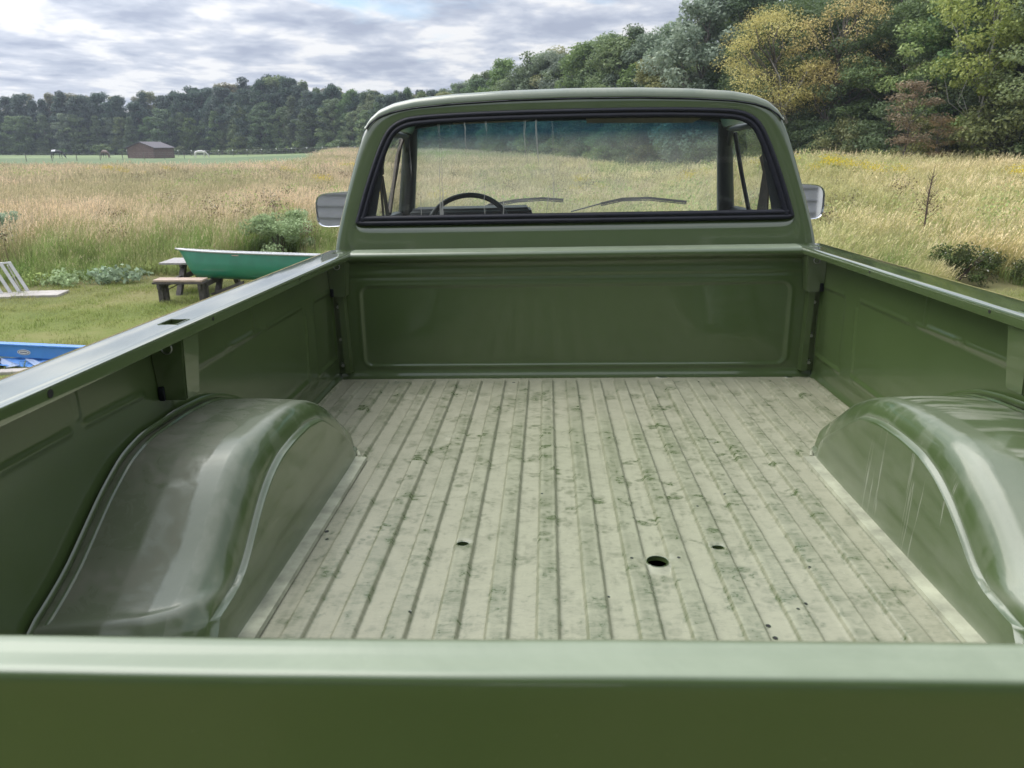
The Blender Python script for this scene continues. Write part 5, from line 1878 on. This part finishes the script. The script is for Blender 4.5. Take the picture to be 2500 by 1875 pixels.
M['old_wood'] = simple('weathered_dark_wood', (0.085, 0.075, 0.068), .85, nscale=14, namp=.4, bump=.4, bscale=60)
M['seat_wood'] = simple('pale_bench_wood', (0.42, 0.32, 0.25), .75, nscale=18, namp=.2, bump=.3, bscale=80)
M['grey_wood'] = simple('grey_top_wood', (0.36, 0.34, 0.33), .8, nscale=18, namp=.2)
M['canoe'] = simple('green_canoe_hull', (0.018, 0.175, 0.098), .32, coat=.5, nscale=5, namp=.12, bump=.15, bscale=4)
M['canoe_in'] = simple('canoe_inside', (0.05, 0.12, 0.08), .6, nscale=7)
M['gunwale'] = simple('pale_gunwale', (0.55, 0.55, 0.56), .45, metal=.2, nscale=25)
M['blue'] = simple('blue_paint', (0.055, 0.235, 0.66), .35, coat=.4, nscale=6, namp=.08)
M['tarp'] = simple('blue_tarp', (0.07, 0.26, 0.66), .45, nscale=8, bump=.8, bscale=9)
M['plastic'] = simple('grey_plastic_sheet', (0.22, 0.31, 0.50), .4, nscale=8, bump=.8, bscale=9)
M['white'] = simple('white_paint', (0.68, 0.67, 0.68), .55, nscale=16, namp=.1)
M['navy'] = simple('navy_print', (0.02, 0.03, 0.12), .5)
M['concrete'] = simple('pale_concrete', (0.40, 0.37, 0.34), .9, nscale=6, namp=.2, bump=.4, bscale=40)
M['block'] = simple('dark_timber_block', (0.045, 0.042, 0.045), .9, nscale=14, namp=.4)

# picnic table carrying the canoe
pt = empty('picnic_table', (-6.5, 15.3, gz(-6.5, 15.3)), 0, 'old dark wooden picnic table with pale bench under the green canoe', 'picnic table')


def L(x, y, z=0):
    return (x + 6.5, y - 15.3, z)


for k in range(4):
    mb = MB()
    mb.box(L(-6.50, 15.78 + k * .19, .605), (1.75, .175, .04), bev=.004)
    mb.build('top_plank', M['grey_wood'], pt)
for nm, y_, mt in (('bench_plank', 14.63, 'seat_wood'), ('bench_plank', 14.79, 'seat_wood'), ('bench_plank', 16.95, 'seat_wood')):
    mb = MB()
    mb.box(L(-6.53, y_, .44), (.96 if y_ < 15 else 1.7, .15, .042), bev=.005)
    mb.build(nm, M[mt], pt)
mb = MB()
mb.box(L(-6.53, 14.71, .395), (1.0, .33, .035), bev=.003)
mb.build('bench_board', M['old_wood'], pt)
for x_ in (-6.92, -6.12):
    mb = MB()
    mb.box(L(x_, 15.75, .325), (.05, 2.4, .10))
    mb.box(L(x_, 16.05, .56), (.05, .76, .05))
    mb.build('cross_beam', M['old_wood'], pt)
    for y_ in (14.66, 14.86):
        mb = MB()
        mb.box(L(x_ + (.06 if x_ < -6.5 else -.06) * 0 + .0, y_, .19), (.09, .09, .40))
        mb.build('bench_leg', M['old_wood'], pt)
    mb = MB()
    mb.hexa([L(x_ - .05, 15.35, -.03), L(x_ + .05, 15.35, -.03), L(x_ + .05, 15.47, -.03), L(x_ - .05, 15.47, -.03)],
            [L(x_ - .05, 15.80, .58), L(x_ + .05, 15.80, .58), L(x_ + .05, 15.92, .58), L(x_ - .05, 15.92, .58)])
    mb.build('table_leg', M['old_wood'], pt)
    mb = MB()
    mb.hexa([L(x_ - .05, 16.65, -.03), L(x_ + .05, 16.65, -.03), L(x_ + .05, 16.77, -.03), L(x_ - .05, 16.77, -.03)],
            [L(x_ - .05, 16.20, .58), L(x_ + .05, 16.20, .58), L(x_ + .05, 16.32, .58), L(x_ - .05, 16.32, .58)])
    mb.build('table_leg', M['old_wood'], pt)
mb = MB()
mb.hexa([L(-6.93, 14.80, .20), L(-6.89, 14.80, .20), L(-6.55, 14.80, .36), L(-6.6, 14.80, .36)], [L(-6.93, 14.84, .20), L(-6.89, 14.84, .20), L(-6.55, 14.84, .36), L(-6.6, 14.84, .36)])
mb.hexa([L(-6.12, 15.0, .10), L(-6.05, 15.0, .08), L(-5.4, 15.0, .30), L(-5.4, 15.0, .37)], [L(-6.12, 15.05, .10), L(-6.05, 15.05, .08), L(-5.4, 15.05, .30), L(-5.4, 15.05, .37)])
mb.build('brace', M['old_wood'], pt)
# trestle under the middle of the canoe
tr = empty('wooden_trestle', (-4.6, 15.3, gz(-4.6, 15.3)), 0, 'dark timber trestle under the middle of the green canoe', 'trestle')
mb = MB()
mb.box((0, 0, .25), (.14, 1.1, .08))
mb.build('beam', M['old_wood'], tr)
for y_ in (-.45, .45):
    for x_ in (-.28, .28):
        mb = MB()
        mb.hexa([(x_ - .04, y_ - .04, -.03), (x_ + .04, y_ - .04, -.03), (x_ + .04, y_ + .04, -.03), (x_ - .04, y_ + .04, -.03)],
                [(x_ * .2 - .04, y_ - .04, .24), (x_ * .2 + .04, y_ - .04, .24), (x_ * .2 + .04, y_ + .04, .24), (x_ * .2 - .04, y_ + .04, .24)])
        mb.build('leg', M['old_wood'], tr)
# canoe
Lc, n_s, n_c = 4.9, 60, 28
V = np.zeros((n_s, n_c, 3))
for i in range(n_s):
    u_ = i / (n_s - 1)
    t_ = 2 * u_ - 1
    half = .43 * max(0, 1 - abs(t_) ** 2.6) ** .8 + .004
    sheer = .53 + .035 * abs(t_) ** 4
    keel = 0.0 + .50 * max(0, (abs(t_) - .78) / .22) ** 2.2
    xe = t_ * Lc / 2
    for j in range(n_c):
        v_ = j / (n_c - 1) * 2 - 1
        a_ = abs(v_)
        wid_ = half * (1 - (1 - a_) ** 2.6) ** .75 * (1 + .04 * math.sin(a_ * math.pi))
        zz2 = keel + (sheer - keel) * a_ ** 2.5
        xq = xe - math.copysign(.17, t_) * max(0, (abs(t_) - .8) / .2) ** 1.5 * (1 - a_) * 1.0
        V[i, j] = (xq, math.copysign(wid_, v_), zz2)
cz0 = gz(-4.4, 15.3)
canoe = tag(empty('canoe', (-4.42, 15.32, cz0 + .31), math.radians(0)), 'green canoe with a pale gunwale lying on the picnic table', 'canoe')
canoe.rotation_euler = (math.radians(-7), math.radians(1.4), math.radians(-2.5))
hull = link('hull', np_mesh('hull', V.reshape(-1, 3), grid_faces(n_s, n_c), M['canoe']), canoe)
mb = MB()
for sgn in (0, -1):
    mb.tube([tuple(V[i, sgn] + [0, 0, .008]) for i in range(n_s)], .020, 8, flat=(1, 1))
for sgn in (0, n_s - 1):
    mb.box(tuple(V[sgn, 0] * [1, 0, 1] + [0.06 if sgn == 0 else -.06, 0, .012]), (.22, .06, .03), bev=.008)
mb.build('gunwale', M['gunwale'], canoe, None, 60)
for x_ in (-1.1, 0, 1.1):
    mb = MB()
    mb.box((x_, 0, .49), (.14, .80, .02))
    mb.build('thwart', M['seat_wood'], canoe)
mb = MB()
mb.tube([(-2.37, -.02, .58), (-2.33, -.05, .55), (-2.30, -.06, .48), (-2.34, -.03, .43)], .009, 6)
mb.build('bow_rope', M['tarp'] if False else simple('teal_rope', (.06, .26, .20), .8), canoe)

# grey boards and stones on the grass under the canoe
for i, (x_, y_, sx, sy, rz, lab) in enumerate(((-5.05, 14.9, .9, .14, .15, 'grey board lying on the grass under the canoe'), (-4.75, 14.55, .8, .10, -.1, 'second grey board lying nearer the truck under the canoe'))):
    mb = MB()
    mb.box((0, 0, .03), (sx, sy, .04), bev=.004)
    o = mb.build('loose_board', M['grey_wood'], None, (x_, y_, gz(x_, y_) + .02))
    o.rotation_euler.z = rz
    tag(o, lab, 'board')

# blue beam with tarp
beam = empty('blue_beam', (-6.6, 9.92, gz(-6.6, 9.9)), math.radians(-9.0), 'bright blue painted beam with a white oval badge lying beside the truck', 'beam')
zb = .38 - gz(-6.6, 9.9)
mb = MB()
mb.box((.4, 0, zb - .098), (4.2, .05, .165), bev=.004)
mb.build('web', M['blue'], beam)
mb = MB()
mb.box((.4, .03, zb - .006), (4.2, .13, .018), bev=.003)
mb.box((.4, -.022, zb - .0005), (4.2, .03, .03), bev=.006)
mb.build('flange', M['blue'], beam)
for nm, a_, b2, mt, dy in (('badge', .100, .038, 'white', -.0265), ('badge_ring', .088, .031, 'navy', -.0275), ('badge_plate', .078, .0235, 'white', -.0285)):
    mb = MB()
    mb.prism([(a_ * math.cos(t_), 0, b2 * math.sin(t_)) for t_ in np.linspace(0, 2 * math.pi, 32, endpoint=False)], (0, -.003, 0), off=(-.07, dy + .002, zb - .10))
    mb.build(nm, M[mt], beam)
mb = MB()
for k in range(6):
    mb.box((-.07 - .045 + k * .018, -.0305, zb - .10), (.012, .002, .016))
mb.build('badge_lettering', M['navy'], beam)
# tarp and plastic under the beam
g = np.random.default_rng(31)
nu_, nv_ = 50, 12
U, Vv = np.meshgrid(np.linspace(-1.0, 1.6, nu_), np.linspace(0, 1, nv_), indexing='ij')
Yt = .02 - .16 * Vv + .10 * (fbm(U * 3 + 20, Vv * 3 + 20, 3, 3) - .5)
Zt = (zb - .19) * (1 - Vv) + .03 * Vv + .05 * (fbm(U * 4 + 30, Vv * 2 + 20, 3, 8) - .5)
tp = empty('blue_tarpaulin', (-6.6, 9.92, gz(-6.6, 9.9)), math.radians(-9.0), 'crumpled blue tarpaulin hanging under the blue beam', 'tarpaulin')
Vt = np.stack([U, Yt, Zt], -1)
link('sheet', np_mesh('sheet', Vt.reshape(-1, 3), grid_faces(nu_, nv_), M['tarp'], sharp=30), tp)
mb = MB()
for k in range(3):
    x_ = -.25 + k * .5
    mb.hexa([(x_, -.17, .02), (x_ + .16, -.16, .05), (x_ + .17, -.12, .05), (x_ + .01, -.13, .02)], [(x_ - .30, -.05, zb - .19), (x_ - .18, -.045, zb - .195), (x_ - .18, -.04, zb - .19), (x_ - .30, -.04, zb - .185)])
mb.build('plastic_fold', M['plastic'], tp)
for i, (x_, y_, lab) in enumerate(((-7.12, 9.86, 'dark timber block propping the left end of the blue beam'), (-4.9, 9.6, 'dark timber block propping the right end of the blue beam'))):
    mb = MB()
    h_ = .38 - .195 - gz(x_, y_) + .03
    mb.box((0, 0, h_ / 2 - .03), (.20, .22, max(.1, h_)), bev=.008)
    o = mb.build('timber_block', M['block'], None, (x_, y_, gz(x_, y_)))
    tag(o, lab, 'timber block')
for i, (x_, y_, sx, sy, rz, lab) in enumerate(((-6.55, 9.45, .38, .16, .2, 'pale flat stone on the grass in front of the blue beam'), (-6.15, 9.1, .30, .14, -.2, 'smaller pale stone close to the truck rail'))):
    mb = MB()
    mb.box((0, 0, .02), (sx, sy, .06), bev=.015, seg=2)
    o = mb.build('flat_stone', M['concrete'], None, (x_, y_, gz(x_, y_)))
    o.rotation_euler.z = rz
    tag(o, lab, 'stone')

# white slatted frame leaning back, with slabs
sf = empty('slatted_frame', (-10.55, 15.35, gz(-10.5, 15.4)), math.radians(36), 'white slatted frame leaning at the left edge of the lawn', 'slatted frame')
hgt, lx, ly = .66, -.24, .10
for k in range(6):
    x_ = .48 - k * .155
    mb = MB()
    w_ = .034
    mb.hexa([(x_ - w_, 0, 0), (x_ + w_, 0, 0), (x_ + w_, .04, 0), (x_ - w_, .04, 0)],
            [(x_ + lx - w_, ly, hgt), (x_ + lx + w_, ly, hgt), (x_ + lx + w_, ly + .04, hgt), (x_ + lx - w_, ly + .04, hgt)])
    mb.build('slat', M['white'], sf)
for t_ in (.03, .97):
    mb = MB()
    mb.box((.09 + lx * t_, .055 + ly * t_, hgt * t_), (.84, .025, .035))
    mb.build('rail', M['white'], sf)
for x_ in (-.25, .42):
    mb = MB()
    mb.tube([(x_ + lx * .9, ly + .05, hgt * .9), (x_ - .05, .50, 0)], .015, 6)
    mb.build('back_strut', M['white'], sf)
for i, (c_, sx, sy, rz, lab) in enumerate((((-9.75, 15.40), .85, .55, .12, 'pale concrete slab set in the lawn beside the slatted frame'), ((-10.65, 15.18), .95, .48, .12, 'pale concrete slab in front of the slatted frame'))):
    mb = MB()
    mb.box((0, 0, .02), (sx, sy, .06), bev=.006)
    o = mb.build('concrete_slab', M['concrete'], None, (c_[0], c_[1], gz(*c_)))
    o.rotation_euler.z = rz
    tag(o, lab, 'slab')

# shed in the paddock
M['shed_wood'] = simple('shed_boards', (0.155, 0.098, 0.082), .85, nscale=3, namp=.3)
M['shed_dark'] = simple('shed_trim', (0.105, 0.070, 0.060), .85, nscale=3)
M['shingle'] = simple('grey_roofing', (0.115, 0.105, 0.115), .8, nscale=6, namp=.2)
sx0, sy0 = -77.2, 168.0
shed = empty('shed', (sx0, sy0, gz(sx0, sy0)), math.radians(74.6), 'brown wooden field shed with a grey gabled roof in the paddock', 'shed')
SW, SD, SH, SP = 5.9, 6.6, 2.15, 3.25      # length along local x, depth (gable span) along local y
npl = 16
for k in range(npl):
    w_ = SW / npl
    for y_ in (-SD / 2, SD / 2):
        mb = MB()
        mb.box((-SW / 2 + (k + .5) * w_, y_, SH / 2), (w_ - .02, .05 + .015 * (k % 2), SH))
        mb.build('board', M['shed_wood'], shed)
npl = 14
for k in range(npl):
    w_ = SD / npl
    y_ = -SD / 2 + (k + .5) * w_
    h_ = SH + (SP - SH) * (1 - abs(y_) / (SD / 2)) - .05
    for x_ in (-SW / 2, SW / 2):
        mb = MB()
        mb.box((x_, y_, h_ / 2), (.05 + .015 * (k % 2), w_ - .02, h_))
        mb.build('gable_board', M['shed_wood'], shed)
for s in (-1, 1):
    mb = MB()
    ov = .35
    dz_ = (SP - SH) / (SD / 2) * ov
    mb.hexa([(-SW / 2 - .3, s * (SD / 2 + ov), SH - dz_), (SW / 2 + .3, s * (SD / 2 + ov), SH - dz_), (SW / 2 + .3, 0, SP), (-SW / 2 - .3, 0, SP)],
            [(-SW / 2 - .3, s * (SD / 2 + ov), SH - dz_ + .10), (SW / 2 + .3, s * (SD / 2 + ov), SH - dz_ + .10), (SW / 2 + .3, 0, SP + .10), (-SW / 2 - .3, 0, SP + .10)])
    mb.build('roof', M['shingle'], shed)
for x_ in (-SW / 2 - .03, SW / 2 + .03):
    for y_ in (-SD / 2 - .03, SD / 2 + .03):
        mb = MB()
        mb.box((x_, y_, SH / 2), (.14, .14, SH))
        mb.build('corner_post', M['shed_dark'], shed)

# wire fences
M['post'] = simple('fence_post_wood', (0.13, 0.12, 0.10), .9)
M['wire'] = simple('fence_wire', (0.28, 0.28, 0.27), .5, metal=.6)
M['cap'] = simple('white_insulator', (0.75, 0.75, 0.72), .5)


def fence(label, P0, P1, n, h, cap=False, thick=.10):
    f_ = empty('wire_fence', (P0[0], P0[1], gz(*P0)), 0, label, 'fence')
    pts = []
    for k in range(n):
        t_ = k / (n - 1)
        x_, y_ = P0[0] + (P1[0] - P0[0]) * t_, P0[1] + (P1[1] - P0[1]) * t_
        z_ = gz(x_, y_) - gz(*P0)
        pts.append((x_ - P0[0], y_ - P0[1], z_))
        mb = MB()
        mb.cyl((pts[-1][0], pts[-1][1], z_ - .1), (pts[-1][0], pts[-1][1], z_ + h), thick / 2, 6)
        po = mb.build('post', M['post'], f_)
        if cap:
            mb = MB()
            mb.box((pts[-1][0], pts[-1][1] - .05, z_ + h - .05), (.22, .16, .26), bev=.03)
            mb.build('insulator', M['cap'], po)
    for hz in (.45, .8, 1.12):
        mb = MB()
        mb.tube([(p_[0], p_[1], p_[2] + hz * h / 1.2) for p_ in pts], .012, 4)
        mb.build('wire', M['wire'], f_)


fence('wire fence with thin dark posts along the near side of the paddock', (-96, 118), (-66, 158), 13, 1.35, thick=.12)
fence('far wire fence with white insulators in front of the distant wood', (-96, 196), (-30, 168), 18, 1.35, cap=True)


# horses: skin-modifier bodies turned into one mesh, grazing
def horse_mesh():
    v = [(0, 0, 1.28), (.55, 0, 1.30), (.95, 0, 1.28), (-.45, 0, 1.27), (-.80, 0, 1.30), (1.20, 0, 1.20), (1.50, 0, .85), (1.72, 0, .45), (1.80, 0, .30), (1.98, 0, .12),
         (.95, .18, 1.0), (.95, .19, .62), (.93, .19, .55), (.94, .19, .12), (1.0, .19, .03),
         (.85, -.18, 1.0), (.78, -.19, .62), (.76, -.19, .55), (.72, -.19, .12), (.78, -.19, .03),
         (-.78, .18, 1.0), (-.72, .20, .70), (-.92, .20, .50), (-.86, .20, .12), (-.80, .20, .03),
         (-.85, -.18, 1.0), (-.86, -.20, .70), (-1.06, -.20, .50), (-1.02, -.20, .12), (-.96, -.20, .03),
         (-1.02, 0, 1.22), (-1.12, 0, .85), (-1.10, 0, .55)]
    e = [(0, 1), (1, 2), (0, 3), (3, 4), (2, 5), (5, 6), (6, 7), (7, 8), (8, 9), (2, 10), (10, 11), (11, 12), (12, 13), (13, 14), (2, 15), (15, 16), (16, 17), (17, 18), (18, 19),
         (4, 20), (20, 21), (21, 22), (22, 23), (23, 24), (4, 25), (25, 26), (26, 27), (27, 28), (28, 29), (4, 30), (30, 31), (31, 32)]
    r = [.34, .33, .30, .32, .30, .20, .14, .13, .11, .06, .13, .075, .07, .045, .06, .13, .075, .07, .045, .06, .17, .10, .07, .045, .06, .17, .10, .07, .045, .06, .07, .08, .04]
    me = bpy.data.meshes.new('horse_body')
    me.from_pydata(v, e, [])
    o = bpy.data.objects.new('horse_body', me)
    COL.objects.link(o)
    md = o.modifiers.new('skin', 'SKIN')
    for i, rr2 in enumerate(r):
        me.skin_vertices[0].data[i].radius = (rr2, rr2)
    me.skin_vertices[0].data[0].use_root = True
    sb = o.modifiers.new('sub', 'SUBSURF')
    sb.levels = 2
    bpy.context.view_layer.update()
    dg = bpy.context.evaluated_depsgraph_get()
    out = bpy.data.meshes.new_from_object(o.evaluated_get(dg))
    bpy.data.objects.remove(o)
    # ears
    bm_ = bmesh.new()
    bm_.from_mesh(out)
    for s in (-1, 1):
        c = [bm_.verts.new(p_) for p_ in ((1.62, s * .05, .60), (1.68, s * .11, .58), (1.66, s * .08, .55), (1.60, s * .10, .76))]
        for f_ in ((0, 1, 3), (1, 2, 3), (2, 0, 3), (0, 2, 1)):
            bm_.faces.new([c[i] for i in f_])
    bm_.to_mesh(out)
    bm_.free()
    out.polygons.foreach_set('use_smooth', np.ones(len(out.polygons), bool))
    return out


hm = horse_mesh()


def horse(label, loc, rz, mat, blanket=None, sc=1.0):
    r_ = empty('horse', (loc[0], loc[1], gz(*loc)), rz, label, 'horse')
    r_.scale = (sc, sc, sc)
    me = hm.copy()
    me.materials.clear()
    me.materials.append(mat)
    link('body', me, r_)
    mb = MB()
    mb.tube([(1.05, 0, 1.50), (1.30, 0, 1.28), (1.52, 0, .98), (1.62, 0, .72)], [.05, .06, .05, .02], 6, flat=(.5, 1.6))
    mb.build('mane', simple('mane_' + mat.name, (.02, .018, .016), .9), r_)
    if blanket:
        nb = 18
        V = []
        for i in range(6):
            x_ = -.75 + i * .16
            for j in range(nb):
                a_ = -1.5 + 3.0 * j / (nb - 1)
                V.append((x_, .37 * math.sin(a_), 1.28 + .37 * math.cos(a_)))
        link('blanket', np_mesh('blanket', V, grid_faces(6, nb), blanket), r_)


H1 = simple('black_coat', (.012, .012, .014), .6)
H2 = simple('brown_coat', (.10, .055, .04), .6)
H3 = simple('white_coat', (.62, .60, .56), .7)
horse('black horse grazing with a white patch on its rump, far left paddock', (-94.6, 163), math.radians(-4), H1, M['white'], 1.05)
horse('brown horse grazing between the black horse and the shed', (-84.6, 163), math.radians(-35), H2, None, 1.05)
horse('white horse grazing to the right of the shed', (-66.0, 166), math.radians(8), H3, None, 1.0)


# ================================================================== HOUSE BEHIND THE CAMERA (seen only in the door mirrors and paint)
M['siding'] = simple('grey_siding', (0.20, 0.205, 0.215), .75, nscale=4, namp=.12)
M['house_glass'] = simple('dark_window_glass', (.02, .025, .03), .05, spec=.8)
hy = -4.8
hz = gz(0, hy) - .15
house = empty('house', (1.5, hy, hz), 0, 'grey lap-sided house behind the viewer, seen in the truck mirrors', 'house')
mb = MB()
mb.box((0, -2.0, 3.0), (17.6, 3.9, 6.0))
mb.build('wall', M['siding'], house)
me0 = None
for k in range(29):
    if me0 is None:
        mb = MB()
        mb.hexa([(-8.9, 0, 0), (8.9, 0, 0), (8.9, .045, 0), (-8.9, .045, 0)], [(-8.9, 0, .205), (8.9, 0, .205), (8.9, .018, .205), (-8.9, .018, .205)])
        o = mb.build('siding_board', M['siding'], house, (0, 0, .1 + k * .2))
        me0 = o.data
    else:
        link('siding_board', me0, house, (0, 0, .1 + k * .2))
mb = MB()
mb.hexa([(-9.4, .7, 5.95), (9.4, .7, 5.95), (9.4, -4.8, 5.95), (-9.4, -4.8, 5.95)], [(-9.4, .7, 6.1), (9.4, .7, 6.1), (9.4, -2, 7.9), (-9.4, -2, 7.9)])
mb.build('roof', M['shingle'], house)
for x_, z_, w_, h_ in ((-4.5, 2.0, 1.2, 1.4), (1.2, 2.0, 1.2, 1.4), (5.2, 2.0, 1.2, 1.4), (-4.5, 4.6, 1.2, 1.3), (1.2, 4.6, 1.2, 1.3), (5.2, 4.6, 1.2, 1.3)):
    mb = MB()
    mb.box((x_, .06, z_), (w_ + .2, .06, h_ + .2))
    fr_ = mb.build('window', M['white'], house)
    mb = MB()
    mb.box((x_, .095, z_), (w_, .02, h_))
    mb.build('pane', M['house_glass'], fr_)
mb = MB()
mb.box((-1.7, .06, 1.15), (1.0, .08, 2.1))
mb.build('door', M['white'], house)

# ------------------------------------------------------------------ labels that count along each look-alike row
def ordinal(n):
    return str(n) + ('th' if 10 < n % 100 < 14 else {1: 'st', 2: 'nd', 3: 'rd'}.get(n % 10, 'th'))


for base_label, lst in GROUPED.items():
    lst.sort(key=lambda p_: p_[0])
    if len(lst) > 1:
        for n_, (_, o_) in enumerate(lst):
            o_['label'] = base_label + ', ' + ('leftmost' if n_ == 0 else 'rightmost' if n_ == len(lst) - 1 else ordinal(n_ + 1) + ' from left')

# ------------------------------------------------------------------ haze
hm_, q = new_mat('air')
pv = q.n('ShaderNodeVolumePrincipled', i_Density=0.00045, i_Color=(0.78, 0.87, 1.0, 1))
pv.inputs['Anisotropy'].default_value = 0.2
ho = hm_.node_tree.nodes.new('ShaderNodeOutputMaterial')
hm_.node_tree.links.new(pv.outputs[0], ho.inputs['Volume'])
mb = MB()
mb.box((0, 0, 11.75), (1900, 1900, 27.5))
hz_o = mb.build('haze', hm_)
tag(hz_o, kind='stuff')
